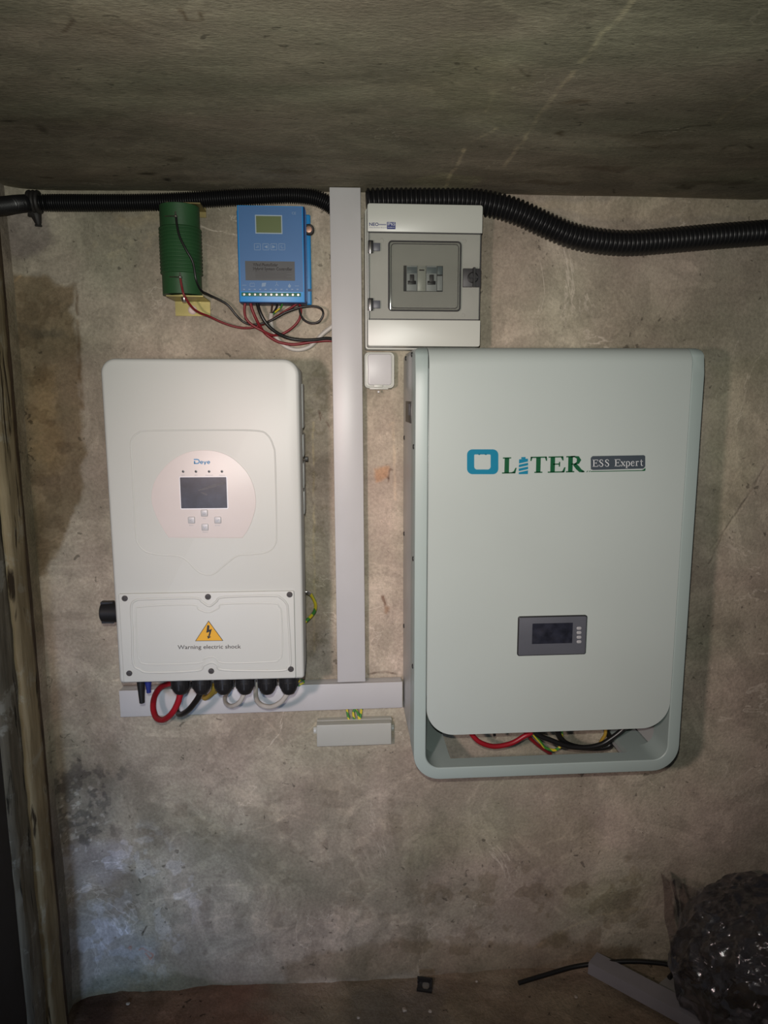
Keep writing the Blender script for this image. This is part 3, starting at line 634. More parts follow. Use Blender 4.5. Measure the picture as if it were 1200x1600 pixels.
# wiring cover
xa, xb, zb, za = rect(T, (188, 928), (459, 921.5), (463, 1058), (192, 1065), DI)
cov = prism('wiring_cover', rrect(xa, xb, zb, za, .003), -DI-.004, -DI+.004, M['inv'], T, bev=.0015)
YC = -DI-.004
for pts, r in (([(205, 948), (213, 938), (225, 936.5), (303, 934.5), (315, 940), (327, 947), (338, 940), (350, 933), (425, 931), (438, 934), (448, 944), (450, 960), (454, 1030), (450, 1042), (437, 1048), (350, 1047), (340, 1040), (331, 1035), (318, 1040), (308, 1048), (235, 1051), (218, 1046), (208, 1036), (207, 990)], .0022),
               ([(213, 958), (222, 948), (300, 945), (310, 952), (326, 957), (342, 950), (350, 944), (425, 943), (436, 948), (440, 960), (441, 1020), (435, 1030), (425, 1034), (350, 1036), (338, 1029), (330, 1026), (318, 1030), (310, 1036), (230, 1038), (218, 1030), (215, 1020)], .0016)):
    tube('embossed_line', [Vector((v.x, YC+.0008, v.z)) for v in lp(T, pts, DI+.004)], r, M['inv'], cov, n=4, sides=10, closed=True)
for a, b in ((195, 935), (325, 932.5), (452.5, 929), (202, 1052), (330, 1048.5), (454.5, 1045.5)):
    v = T.l(a, b, DI+.004)
    screw('screw', (v.x, YC, v.z), .0052, .0015, M['screw'], cov)
tri = [q(T, 305.5, 1000.5), q(T, 349.5, 1000), q(T, 326.5, 968.5)]
sgn = prism('warning_sign', tri, YC-.0003, YC, M['ink'], cov, label='yellow high voltage triangle')
cx = sum(p[0] for p in tri)/3; cz = sum(p[1] for p in tri)/3
prism('yellow_field', [(cx+(a-cx)*.93, cz+(b-cz)*.93) for a, b in tri], YC-.0005, YC-.0002, M['yellow'], sgn)
def bolt(a, b): v = T.l(140+a/3.158, 880+b/3.158, DI+.004); return v.x, v.z
bm = bmesh.new(); add_prism(bm, [bolt(581, 305), bolt(592, 307), bolt(590, 328), bolt(604, 324), bolt(593, 360), bolt(586, 358), bolt(592, 338), bolt(576, 343)], YC-.0007, YC-.0004)
add_prism(bm, [bolt(580, 358), bolt(600, 362), bolt(585, 373)], YC-.0007, YC-.0004); fin(bm, 'lightning_bolt', M['ink'], sgn, False)
xl, zz = q(T, 278.5, 1013); xr, z2 = q(T, 377, 1011.7)
text('lettering', 'Warning electric shock', xl, xr, zz, .0072, YC-.0001, M['greyink'], cov, bold=.006, angle=math.atan2(z2-zz, xr-xl))
# glands on the underside
for k, a in enumerate((283, 316, 350.5, 383.5, 418, 451.5)):
    v = T.l(a, 1083, DI-.03); bm = bmesh.new(); zt = Z0; ze = v.z; hh = zt-ze; gy = -DI+.030
    lathe(bm, [(.0172, zt+.006), (.0172, zt-hh*.30), (.0160, zt-hh*.32), (.0172, zt-hh*.36), (.0165, zt-hh*.62), (.0140, zt-hh*.82), (.0105, ze+.001), (.0085, ze)], (v.x, gy, 0), 'z', 16)
    for j in range(12):
        t = 2*math.pi*j/12; bmesh.ops.create_cube(bm, size=1, matrix=Matrix.Translation((v.x+.0168*math.cos(t), gy+.0168*math.sin(t), zt-hh*.4)) @ Matrix.Rotation(t, 4, 'Z') @ Matrix.Diagonal((.0016, .003, hh*.5, 1)))
    fin(bm, 'cable_gland', M['black'], T)
for a, b1, r, m in ((222, 1098, .0065, 'black'), (232.5, 1082, .0055, 'bluelabel')):
    v = T.l(a, b1, DI-.05); bm = bmesh.new(); zt = Z0
    lathe(bm, [(r, zt+.004), (r, zt-.010), (r*1.15, zt-.011), (r*1.15, zt-.018), (r*.8, v.z+.006), (r*.75, v.z)], (v.x, -DI+.05, 0), 'z', 12); fin(bm, 'plug_connector', M[m], T)
# rotary switch on the left flank
va = T.l(178, 956, DI-.07); zc = va.z; bm = bmesh.new()
xk = T.l(158.5, 956, DI-.07).x; wk = X0+.006-xk
lathe(bm, [(.0215, X0+.012), (.0215, X0+.004), (.0205, X0-.001), (.0175, xk+.002), (.015, xk)], (0, -DI+.07, zc), 'x', 22)
bmesh.ops.create_cube(bm, size=1, matrix=Matrix.Translation((xk+.012, -DI+.07, zc)) @ Matrix.Diagonal((.022, .012, .040, 1)))
fin(bm, 'rotary_switch', M['black'], T)

# ---- battery
DB = .226
c = P(850, 1215, 0); T = Thing('battery', (c.x, 0, c.z), 'tall pale grey-green wall battery cabinet with rounded corners, front lettering and a small screen', 'battery', ang=math.radians(.15))
XL = (T.l(650, 600, DB).x+T.l(646, 800, DB).x+T.l(648, 1100, DB).x)/3
XR = (T.l(1099, 600, DB).x+T.l(1064.5, 1130, DB).x)/2
ZT = (T.l(660, 543.5, DB).z+T.l(1085, 540.5, DB).z)/2; ZB = (T.l(700, 1217.5, DB).z+T.l(1020, 1204.5, DB).z)/2
TH = .0225; RB = .050; RF = .030
def ypull(z): 
    t = z-(ZT-RF); return RF-math.sqrt(max(0, RF*RF-t*t)) if t > 0 else 0
def uband(name, grow, yf, yb, th, m, fillet=True):
    xl, xr, zb = XL-grow, XR+grow, ZB-grow; rb = RB+grow; rt = .010
    outp = [(xl+rt*1.0, ZT)]+[(xl+rt-rt*math.sin(math.radians(a)), ZT-rt+rt*math.cos(math.radians(a))) for a in (20, 45, 70, 90)]
    outp += [(xl, z) for z in np.linspace(ZT-rt-.004, ZB+rb+.005, 24)]
    for a in range(0, 91, 9): outp.append((xl+rb-rb*math.cos(math.radians(a)), zb+rb-rb*math.sin(math.radians(a))))
    outp += [(x, zb) for x in np.linspace(xl+rb+.01, xr-rb-.01, 6)]
    half = len(outp)-6+3
    left = outp[:len(outp)-6]; right_ = [(xl+xr-x, z) for x, z in reversed(left)]
    mid = sorted([xl+rb+.004, g1x-.0005, g1x+.0005, g2x-.0005, g2x+.0005, xr-rb-.004]); outp = left+[(x, zb) for x in mid]+right_
    def inner(i):
        x, z = outp[i]; a = Vector(outp[max(0, i-1)]); b = Vector(outp[min(len(outp)-1, i+1)]); t = (b-a).normalized(); nn = Vector((-t.y, t.x))
        X, Z_ = x+nn.x*th, z+nn.y*th
        if z > ZT-.02: X = (xl+th if x < (xl+xr)/2 else xr-th); Z_ = min(z, ZT)
        return X, Z_
    bm = bmesh.new(); prev = None
    for i, (x, z) in enumerate(outp):
        X, Z_ = inner(i); p1 = (ypull(z) if fillet else 0); p2 = (ypull(Z_) if fillet else 0); b_ = .0015
        d = Vector((X-x, Z_-z)); d = d.normalized()*b_ if d.length > 0 else d
        cut = z < zb+1e-6 and g1x < x < g2x; yq = yb if not cut else (-DB+.034 if fillet else yf+.0035)
        ring = [bm.verts.new(k) for k in ((x, yq, z), (x, yf+p1+b_, z), (x+d.x*.3, yf+p1+b_*.3, z+d.y*.3), (x+d.x, yf+p1, z+d.y), (X-d.x, yf+p2, Z_-d.y), (X, yf+p2+b_, Z_), (X, yq, Z_))]
        if prev:
            for k in range(7): bm.faces.new((prev[k], prev[(k+1) % 7], ring[(k+1) % 7], ring[k]))
        else: bm.faces.new(ring[::-1])
        prev = ring
    bm.faces.new(prev); return fin(bm, name, m, T, True, 40)
g1x, g2x = T.l(704, 1179, DB-.032).x, T.l(982, 1168, DB-.032).x
uband('front_frame', 0, -DB, -.165, TH, M['bat2'])
uband('side_shell', -.0012, -.165, .004, .004, M['bat_side'], False)
# bottom tray with the cable opening, fills from the frame back to the wall
zt = ZB+TH
f1 = T.l(704, 1179, DB-.032); f2 = T.l(982, 1168, DB-.032)
bm = bmesh.new(); zz0, zz1 = ZB+.010, zt-.0005
def slab(xa, xb, ya, yb): 
    bmesh.ops.create_cube(bm, size=1, matrix=Matrix.Translation(((xa+xb)/2, (ya+yb)/2, (zz0+zz1)/2)) @ Matrix.Diagonal((xb-xa, yb-ya, zz1-zz0, 1)))
slab(XL+TH+.018, XR-TH-.018, -DB+.004, -DB+.034); slab(XL+.03, f1.x, -DB+.034, -.02); slab(f2.x, XR-.03, -DB+.034, -.02); slab(XL+.03, XR-.03, -.02, -.002)
# side fillets inside the shell
fin(bm, 'bottom_tray', M['bat2'], T, False)
box('inner_case', XL+.024, XR-.024, -DB+.030, -.012, T.l(800, 1060, DB-.1).z, ZT-.035, M['bat_side'], T)
# front cover bent back over the top
zc0 = (T.l(720, 1147.5, DB+.001).z+T.l(990, 1138.5, DB+.001).z)/2; cl, cr = XL+TH+.0008, XR-TH-.0008; rc = .052
rows = []
for a in range(0, 91, 6): rows.append((zc0+rc-rc*math.cos(math.radians(a)), rc-rc*math.sin(math.radians(a))))
rows += [(z, 0) for z in np.linspace(zc0+rc+.01, ZT-RF-.0015, 22)]
prof = [(z, 0.0, ins, 0) for z, ins in rows]
prof += [(ZT-RF+RF*math.sin(math.radians(a)), RF-RF*math.cos(math.radians(a)), 0, math.radians(a)) for a in range(6, 91, 6)]
prof += [(ZT, y, 0, math.pi/2) for y in (RF+.05, DB-.001)]
bm = bmesh.new(); th = .002; grid = []
for z, yo, ins, an in prof:
    a_, b_ = cl+ins, cr-ins; xs = [a_, a_+.0008]+list(np.linspace(a_+.002, b_-.002, 14))+[b_-.0008, b_]
    f = [bm.verts.new((x, -DB-.0015+yo+(.0012 if i in (0, len(xs)-1) else 0)+ (0), z)) for i, x in enumerate(xs)]
    b = [bm.verts.new((x, -DB-.0015+yo+th*math.cos(an)+.0002, z-th*math.sin(an))) for x in xs]; grid.append((f, b))
for (f, b), (f2_, b2) in zip(grid, grid[1:]):
    for i in range(len(f)-1): bm.faces.new((f[i], f[i+1], f2_[i+1], f2_[i])); bm.faces.new((b[i], b2[i], b2[i+1], b[i+1]))
    bm.faces.new((f[0], f2_[0], b2[0], b[0])); bm.faces.new((f[-1], b[-1], b2[-1], f2_[-1]))
for f, b in (grid[0], grid[-1]):
    for i in range(len(f)-1): bm.faces.new((f[i], b[i], b[i+1], f[i+1]))
cov = fin(bm, 'front_cover', M['bat'], T, True, 30)
YB = -DB-.0016
# screen unit
xa, xb, zb, za = rect(T, (808, 962), (916, 960.5), (914, 1021.5), (808, 1023), DB)
dsp = prism('display', rrect(xa, xb, zb, za, .004), YB-.004, YB+.001, M['black'], T, bev=.0012)
prism('bezel', rrect(xa+.0016, xb-.0016, zb+.0016, za-.0016, .003), YB-.0048, YB-.003, M['dgrey'], dsp, bev=.0006)
xa, xb, zb, za = rect(T, (831, 973.5), (894.5, 972.5), (893, 1004), (831, 1005.5), DB+.004)
prism('screen', rrect(xa, xb, zb, za, .0008), YB-.0052, YB-.004, M['screen2'], dsp)
bm = bmesh.new(); 
for t in (0, 1): pass
for k, b in enumerate((981, 987.8, 995, 1002)):
    v = T.l(904, b, DB+.004); prism('button', rrect(v.x-.0045, v.x+.0045, v.z-.0029, v.z+.0029, .0027), YB-.0056, YB-.004, M['btn'], dsp, bev=.0006)
bm.free()
# logo: pixel frame of the enlarged view
def LG(a, b): v = T.l(700+a/3.53, 680+b/3.53, DB+.0016); return v.x, v.z
def lrr(a0, b0, a1, b1, r):
    pts = rrect(a0, a1, b0, b1, r, 6); return [LG(x, y) for x, y in pts]
y1_, y0_ = YB-.0006, YB+.0004
bm = bmesh.new(); outer = rrect(105, 277, 78, 215, 30, 8); inn = rrect(144, 235, 106, 189, (6, 6, 16, 16), 8)
inn = [(x, y+(6 if (y < 115 and 170 < x < 212) else 0)) for x, y in inn]
n = len(outer)
va_ = [[bm.verts.new((LG(x, y)[0], yy, LG(x, y)[1])) for x, y in pp] for pp in (outer, inn) for yy in (y1_, y0_)]
of, ob, jf, jb = va_
for i in range(n):
    j = (i+1) % n; bm.faces.new((of[i], of[j], jf[j], jf[i])); bm.faces.new((of[i], ob[i], ob[j], of[j])); bm.faces.new((jf[i], jf[j], jb[j], jb[i]))
add_prism(bm, [LG(165, 104), LG(215, 104), LG(209, 110), LG(200, 104.5), LG(180, 104.5), LG(171, 110)], y1_, y0_)
fin(bm, 'logo_ring', M['teal'], cov, False, label='teal rounded square letter O')
def lstroke(bm, pts, w): 
    ps = [LG(*p) for p in pts]; k = abs(LG(1, 0)[0]-LG(0, 0)[0]); w = w if isinstance(w, list) else [w]*len(ps); ribbon(bm, ps, [x*k for x in w], y1_, y0_)
def lpoly(bm, pts): add_prism(bm, [LG(*p) for p in pts], y1_, y0_)
bm = bmesh.new()
# L
lstroke(bm, [(325, 126), (323, 208)], 25); lstroke(bm, [(303, 126), (348, 125)], 6.5); lstroke(bm, [(298, 208.5), (370, 207)], 6.5); lpoly(bm, [(345, 207), (371, 209), (378, 180), (372, 180), (362, 199)])
# T
lstroke(bm, [(499, 123), (497, 205)], 25); lstroke(bm, [(456, 122.5), (544, 121)], 7); lpoly(bm, [(456, 120), (466, 120), (460, 142), (454, 142)]); lpoly(bm, [(534, 119), (545, 119), (546, 141), (540, 141)]); lstroke(bm, [(476, 205), (520, 204.3)], 6.5)
# E
lstroke(bm, [(578, 121), (576, 203)], 25); lstroke(bm, [(554, 121), (635, 119)], 6.5); lstroke(bm, [(550, 204), (640, 202)], 6.5); lpoly(bm, [(622, 119), (636, 118), (637, 139), (631, 139)]); lpoly(bm, [(620, 204), (642, 204), (648, 177), (641, 177), (632, 196)])
lstroke(bm, [(580, 160), (614, 159)], 6.5); lstroke(bm, [(615, 147), (614, 173)], 6.5)
# R
lstroke(bm, [(676, 119), (674, 201)], 25); lstroke(bm, [(652, 119), (700, 117)], 6.5); lstroke(bm, [(650, 202), (696, 201)], 6.5)
lstroke(bm, [(676, 119), (698, 118), (716, 123), (722, 137), (716, 152), (700, 159), (680, 160)], [6, 7, 17, 25, 17, 7, 6]); lstroke(bm, [(696, 159), (715, 180), (730, 196), (750, 200)], [18, 23, 19, 5]); lstroke(bm, [(735, 201.5), (752, 201)], 6.5)
lpoly(bm, [(762, 203), (770, 196), (774, 196), (766, 204)]); lpoly(bm, [(776, 202), (783, 195), (786, 195), (780, 203)])
fin(bm, 'logo_lettering', M['green_logo'], cov, False, label='dark green serif letters'); bm = bmesh.new(); lpoly(bm, [(788, 198), (1070, 193), (1080, 188), (1088, 180), (1088, 194), (1082, 197), (786, 202)])
fin(bm, 'logo_underline', M['green_logo'], cov, False)
bm = bmesh.new(); lpoly(bm, [(404, 121), (427, 120), (427, 130), (404, 131)]); lpoly(bm, [(392, 133), (440, 129), (441, 145), (391, 156)])
lpoly(bm, [(391, 163), (441, 152), (441, 166), (390, 177)]); lpoly(bm, [(390, 184), (441, 173), (441, 187), (390, 198)]); lpoly(bm, [(390, 205), (441, 194), (440, 214), (390, 215)])
fin(bm, 'logo_bottle', M['teal'], cov, False, label='blue striped bottle mark')
bad = prism('logo_badge', [LG(x, y) for x, y in [(795, 117), (800, 115), (1080, 110), (1087, 116), (1087, 172), (1077, 184), (800, 192), (788, 188), (787, 126)]], y1_, y0_, M['slate'], cov, label='slate badge with pale serif letters')
y1_, y0_ = YB-.0009, YB-.0003; bm = bmesh.new()
def SG(ch, x, w, base=173.0, H=38.0, slope=-.018):
    def t(u, v): return (x+u*w, base+slope*(x-800)-v*H)
    def s(p, wd): lstroke(bm, [t(*k) for k in p], wd)
    if ch == 'E':
        s([(.22, 0), (.22, 1)], 5); s([(0, .02), (.98, .02)], 2.2); s([(0, .98), (.95, .98)], 2.2); s([(.22, .52), (.7, .52)], 2.2); s([(.95, 1), (.96, .78)], 2); s([(.96, 0), (1, .24)], 2.4); s([(.7, .4), (.7, .64)], 2)
    if ch == 'S':
        s([(.85, .74), (.78, .93), (.5, 1), (.2, .9), (.15, .72), (.4, .57), (.7, .44), (.88, .25), (.75, .06), (.45, -.01), (.15, .08), (.08, .28)], [2, 2, 2.5, 3.5, 4.5, 5, 5, 4.5, 3.5, 2.5, 2, 2])
    if ch == 'x': s([(.1, .66), (.9, 0)], 4.5); s([(.9, .66), (.1, 0)], 2.2); s([(0, .66), (.35, .66)], 2); s([(.65, .66), (1, .66)], 2); s([(0, .01), (.35, .01)], 2); s([(.65, .01), (1, .01)], 2)
    if ch == 'p': s([(.2, .66), (.2, -.28)], 4.2); s([(.02, -.28), (.45, -.28)], 2); s([(.2, .55), (.45, .68), (.75, .6), (.9, .35), (.78, .08), (.5, -.02), (.2, .08)], [2, 2.5, 4, 4.5, 4, 2.5, 2])
    if ch == 'e': s([(.12, .38), (.88, .40), (.8, .6), (.5, .68), (.2, .58), (.08, .32), (.2, .06), (.55, -.02), (.92, .15)], [2.2, 2.2, 3, 2.5, 4, 4.5, 4, 2.5, 2])
    if ch == 'r': s([(.3, .66), (.3, 0)], 4.2); s([(0, .01), (.65, .01)], 2); s([(.3, .45), (.55, .66), (.95, .62)], [2, 3, 4]); s([(.05, .62), (.3, .66)], 2)
    if ch == 't': s([(.4, .9), (.4, .12), (.55, 0), (.95, .08)], [2.5, 4.2, 3.2, 2]); s([(0, .64), (.9, .64)], 2.4)
for ch, x, wd in (('E', 797, 30), ('S', 832, 25), ('S', 864, 25), ('E', 918, 31), ('x', 952, 25), ('p', 979, 25), ('e', 1008, 21), ('r', 1033, 19), ('t', 1058, 18)): SG(ch, x, wd)
fin(bm, 'badge_lettering', M['offwhite'], bad, False)
# dark screws and the recessed socket on the left flank
for a, b, d in ((641, 554, .17), (631, 560, .05), (627, 684, .006), (645, 698, .205), (627, 834, .006), (645.5, 873, .205), (628, 978, .012), (645.5, 1041, .205)):
    v = T.l(a, b, max(d, .02)); bm = bmesh.new(); X_ = XL if d > .165 else XL+.0012
    lathe(bm, [(.0046, X_+.002), (.0046, X_-.0010), (.0028, X_-.0020)], (0, -max(d, .02), v.z), 'x', 14); fin(bm, 'side_screw', M['black'], T)
z_a, z_b = T.l(634, 627, .1).z, T.l(634, 660, .1).z
sk = box('side_socket', XL-.0005, XL+.004, -.155, -.060, z_b, z_a, M['black'], T, bev=.001)
box('socket_insert', XL-.0012, XL+.001, -.14, -.10, z_b+.014, z_a-.004, M['dgrey'], sk, bev=.0005)

# ---- trunking
def trunk(name, quad, d, label, ang):
    c = P(*quad[3]); T = Thing(name, (c.x, 0, c.z), label, 'cable trunking', 'white plastic cable trunking on the wall', ang)
    a, b, z0, z1 = rect(T, *quad, d)
    box('base_channel', a+.0015, b-.0015, -d+.006, .004, z0, z1, M['pvc'], T, bev=.0008)
    box('snap_lid', a, b, -d, -d+.0085, z0-.0004, z1+.0004, M['pvc'], T, bev=.0012); return T
qv = [(515, 293), (564.5, 293), (570, 1065), (527, 1066)]
trunk('cable_trunking', qv, .040, 'upright white plastic cable trunking running between the inverter and the battery', 0.0)
TH_ = trunk('cable_trunking', [(187, 1079.5), (629, 1066), (629, 1105), (187, 1121)], .030, 'level white plastic cable trunking low on the wall below the inverter', math.atan2(0, 1))

# ---- distribution box
c = P(662, 545, 0); DN = .10
T = Thing('distribution_box', (c.x, 0, c.z), 'white distribution box with smoked clear door showing two breakers', 'distribution box', ang=math.radians(.35))
a0, b0, z0, z1 = rect(T, (575.5, 318), (755.5, 320), (749, 541), (573.5, 541.5), DN)
a1, b1, zq, zr = rect(T, (569, 327), (752, 327), (746, 546), (572, 547), .045)
prism('base_box', rrect(a1, b1, zq, zr, .006), -.045, .004, M['abs'], T, bev=.0015)
prism('cover', rrect(a0, b0, z0, z1, .004), -DN+.010, -.045, M['abs'], T, bev=.001)
zu = (T.l(578, 361, DN).z+T.l(755, 365, DN).z)/2; zd = (T.l(575, 499, DN).z+T.l(750, 501, DN).z)/2
up = prism('upper_cover', rrect(a0, b0, zu, z1, (.001, .001, .004, .004)), -DN, -DN+.012, M['abs'], T, bev=.0022)
lw = prism('lower_cover', rrect(a0, b0, z0, zd, (.004, .004, .001, .001)), -DN, -DN+.012, M['abs'], T, bev=.0022)
prism('inner_cover', rrect(a0+.003, b0-.003, zd+.001, zu-.001, .001), -DN+.0095, -DN+.012, M['inner'], T)
# breaker window in the inner cover
wx0, wz1 = q(T, 630.5, 415, DN-.01); wx1, wz0 = q(T, 691.5, 456, DN-.01)
yw = -DN+.0088
box('window_recess', wx0, wx1, yw, yw+.003, wz0, wz1, M['abs_line'], T, bev=0)
for k, (p0, p1) in enumerate(((635, 651.5), (665.5, 682))):
    u0, _ = q(T, p0, 430, DN-.01); u1, _ = q(T, p1, 430, DN-.01)
    br = box('circuit_breaker', u0, u1, yw-.003, yw+.001, wz0+.0005, wz1-.0005, M['breaker'], T, bev=.0004)
    h_ = wz1-wz0
    box('upper_face', u0+.0006, u1-.0006, yw-.0036, yw-.002, wz1-.0140, wz1-.003, M['breaker2'], br, bev=.0002)
    box('toggle', u0+.0022, u1-.0022, yw-.0055, yw-.002, wz0+h_*.26, wz0+h_*.40, M['black'], br, bev=.0006)
    box('toggle_lever', u0+.0058, u1-.0058, yw-.0065, yw-.002, wz0+h_*.36, wz0+h_*.64, M['abs_line'], br, bev=.0006)
u0, _ = q(T, 652, 430, DN-.01); u1, _ = q(T, 665, 430, DN-.01)
nb = box('breaker_label', u0, u1, yw-.0025, yw+.001, wz0+.0005, wz1-.0005, M['abs'], T, bev=.0003)
text('lettering', 'EATON', u0+.0012, u1-.001, wz1-.005, .0024, yw-.0026, M['btnmark'], nb)
box('status_mark', u0+.003, u1-.003, yw-.0029, yw-.002, wz1-.0095, wz1-.007, M['greyink'], nb, bev=0)
u0, _ = q(T, 683, 430, DN-.01); u1, _ = q(T, 691, 430, DN-.01)
box('blank_module', u0, u1, yw-.001, yw+.001, wz0+.002, wz1-.018, M['breaker'], T, bev=.0002); box('blank_module', u0, u1, yw-.001, yw+.001, wz1-.0155, wz1-.001, M['breaker2'], T, bev=.0002)
# smoked door
dx0, dx1 = a0+.0015, b0-.0015
dr = prism('clear_door', rrect(dx0, dx1, zd+.0008, zu-.0008, .0015), -DN+.0005, -DN+.0025, M['smoked'], T)
xa, xb, zb, za = rect(T, (607, 377), (720.5, 378), (718, 485.5), (608, 485), DN)
for off, rr, mm in ((0, .0014, 'abs_line'), (.0042, .0006, 'abs_line')):
    pts = rrect(xa+off, xb-off, zb+off, za-off, .006, 5); tube('door_seal', [Vector((x, -DN-.0003, z)) for x, z in pts], rr, M[mm], dr, smoothpath=False, closed=True, sides=8)
prism('door_window', rrect(xa, xb, zb, za, .006), -DN-.0022, -DN-.0002, M['smoked'], dr, bev=.0006)
bm = bmesh.new()
for (pa, pb) in (((dx0, zd+.0012), (dx1, zd+.0012)), ((dx0, zu-.0012), (dx1, zu-.0012)), ((dx0+.0006, zd), (dx0+.0006, zu)), ((dx1-.001, zd), (dx1-.001, zu))):
    ribbon(bm, [pa, pb], .0014, -DN-.0001, -DN+.003)
fin(bm, 'door_rim', M['abs_line'], dr, False)
for b in (385.5, 475.5):
    u0, zz = q(T, 575, b, DN); u1, _ = q(T, 594, b, DN)
    hg = box('hinge', u0, u0+.0095, -DN-.003, -DN+.004, zz-.0110, zz+.0110, M['black'], dr, bev=.001)
    box('hinge_pin', u0+.0028, u0+.0052, -DN-.0042, -DN-.002, zz-.0125, zz+.0085, M['steel'], hg, bev=.0006); box('hinge_plate', u0+.0095, u1, -DN-.0006, -DN+.003, zz-.0070, zz+.0070, M['dgrey'], hg, bev=.0008)
lx, lz = q(T, 736, 434, DN)
lt = box('latch_plate', q(T, 723.5, 420, DN)[0], b0-.001, -DN-.001, -DN+.004, lz-.0165, lz+.0165, M['abs_line'], dr, bev=.0008)
bm = bmesh.new(); lathe(bm, [(.010, -DN), (.010, -DN-.003), (.008, -DN-.004)], (lx+.003, 0, lz), 'y', 20)
bmesh.ops.create_cube(bm, size=1, matrix=Matrix.Translation((lx+.004, -DN-.007, lz)) @ Matrix.Diagonal((.0035, .009, .034, 1))); bmesh.ops.create_cube(bm, size=1, matrix=Matrix.Translation((lx+.004, -DN-.005, lz)) @ Matrix.Diagonal((.016, .006, .0035, 1)))
fin(bm, 'latch_knob', M['black'], lt, False)
for a, b in ((597, 374), (727, 375), (725, 492)): v = T.l(a, b, DN); screw('cover_dimple', (v.x, -DN+.0105, v.z), .004, .0015, M['inner'], T, recess=False)
x_a, z_a = q(T, 577, 352.8, DN); x_b, _ = q(T, 591.5, 352.8, DN); text('brand_lettering', 'NEO', x_a, x_b, z_a, .0055, -DN-.0001, M['bluelabel'], up, bold=.02)
bm = bmesh.new(); x_c, _ = q(T, 603.5, 350, DN); ribbon(bm, [(x_b+.0003, z_a+.0028), (x_c, z_a+.0028)], .0009, -DN-.0003, -DN+.001); ribbon(bm, [(x_b+.0003, z_a+.0012), (x_c, z_a+.0012)], .0004, -DN-.0003, -DN+.001); fin(bm, 'label_stripe', M['bluelabel'], up, False)
text('small_lettering', 'Distribution Board', x_a, x_c, z_a-.0036, .0016, -DN-.0001, M['bluelabel'], up)
x_d, z_d = q(T, 604.5, 358, DN); x_e, z_e = q(T, 618, 347, DN); ip = prism('rating_badge', rrect(x_d, x_e, z_d, z_e, .0008), -DN-.0003, -DN+.001, M['bluelabel'], up)
text('badge_lettering', 'IP65', x_d+.0014, x_e-.0010, z_d+.0062, .0056, -DN-.0004, M['offwhite'], ip); text('badge_small_lettering', '18-060-PC', x_d+.0016, x_e-.0012, z_d+.0022, .0018, -DN-.0004, M['offwhite'], ip)

# ---- small junction box
c = P(594, 609, 0); T = Thing('junction_box', (c.x, 0, c.z), 'small white square junction box with hinged lid below the distribution box', 'junction box', ang=math.radians(.3))
a, b, z0, z1 = rect(T, (569, 550), (616, 550), (617, 606.5), (570, 607), .038)
prism('base_box', rrect(a, b, z0, z1, .008), -.033, .004, M['abs'], T, bev=.003)
tube('rim', [Vector((x, -.033, z)) for x, z in rrect(a+.0018, b-.0018, z0+.0018, z1-.0018, .007, 5)], .0018, M['abs'], T, smoothpath=False, closed=True, sides=10)
prism('lid', rrect(a+.0065, b-.0055, z0+.006, z1-.0035, .006), -.0365, -.031, M['pvc'], T, bev=.0016)
mx_, mz = q(T, 591.5, 609, .03); box('lid_hinge', mx_-.018, mx_+.019, -.034, -.028, z0-.0022, z0+.0015, M['abs'], T, bev=.0008); screw('hinge_stop', (mx_, -.03, mz-.004), .0022, .0012, M['pvc'], T, recess=False)
box('lid_tab', mx_-.010, mx_+.008, -.0372, -.033, z0+.0015, z0+.0075, M['abs'], T, bev=.001)

# ---- terminal cover
c = P(553, 1165, 0); T = Thing('terminal_box', (c.x, 0, c.z), 'long low grey terminal box fixed under the level trunking', 'terminal box', ang=math.radians(.25))
a, b, z0, z1 = rect(T, (494, 1133.5), (611.5, 1130), (611.5, 1163.5), (496, 1166.5), .034)
prism('cover', rrect(a, b, z0, z1, .002), -.034, -.012, M['abs_grey'], T, bev=.0012)
box('base_plate', a+.001, b+.002, -.014, .004, z0+.003, z1+.001, M['abs_grey'], T, bev=.0008)
for s, xx in ((-1, a), (1, b)):
    tb = box('mounting_tab', min(xx, xx+s*.008), max(xx, xx+s*.008), -.006, .003, (z0+z1)/2-.008, (z0+z1)/2+.006, M['abs_grey'], T, bev=.001); screw('tab_screw', (xx+s*.005, -.006, (z0+z1)/2-.001), .0026, .001, M['offwhite'], tb, recess=False)
xl, zz = q(T, 534, 1161.5, .034); xr, _ = q(T, 571, 1161.5, .034); text('embossed_lettering', 'TERMINAL BOX', xl, xr, zz, .0022, -.0341, M['inner'], T)
for i, pts in enumerate([[(542, 1105), (543, 1115), (546, 1127), (549, 1136)], [(556, 1104), (552, 1114), (554, 1125), (556, 1136)], [(553, 1104), (559, 1114), (561, 1125), (560, 1136)], [(565, 1104), (564, 1114), (562, 1125), (561, 1136)]]):
    ds = (.006, .008, .011, .010)
    o = tube('earth_wire', [P(x, y, ds[k]) for k, (x, y) in enumerate(pts)], .0026, M['gy'], None)
    tag(o, ('leftmost', 'second from left', 'third from left', 'rightmost')[i]+' green and yellow earth wire entering the top of the grey terminal box', 'wire', 'earth wires into the terminal box')

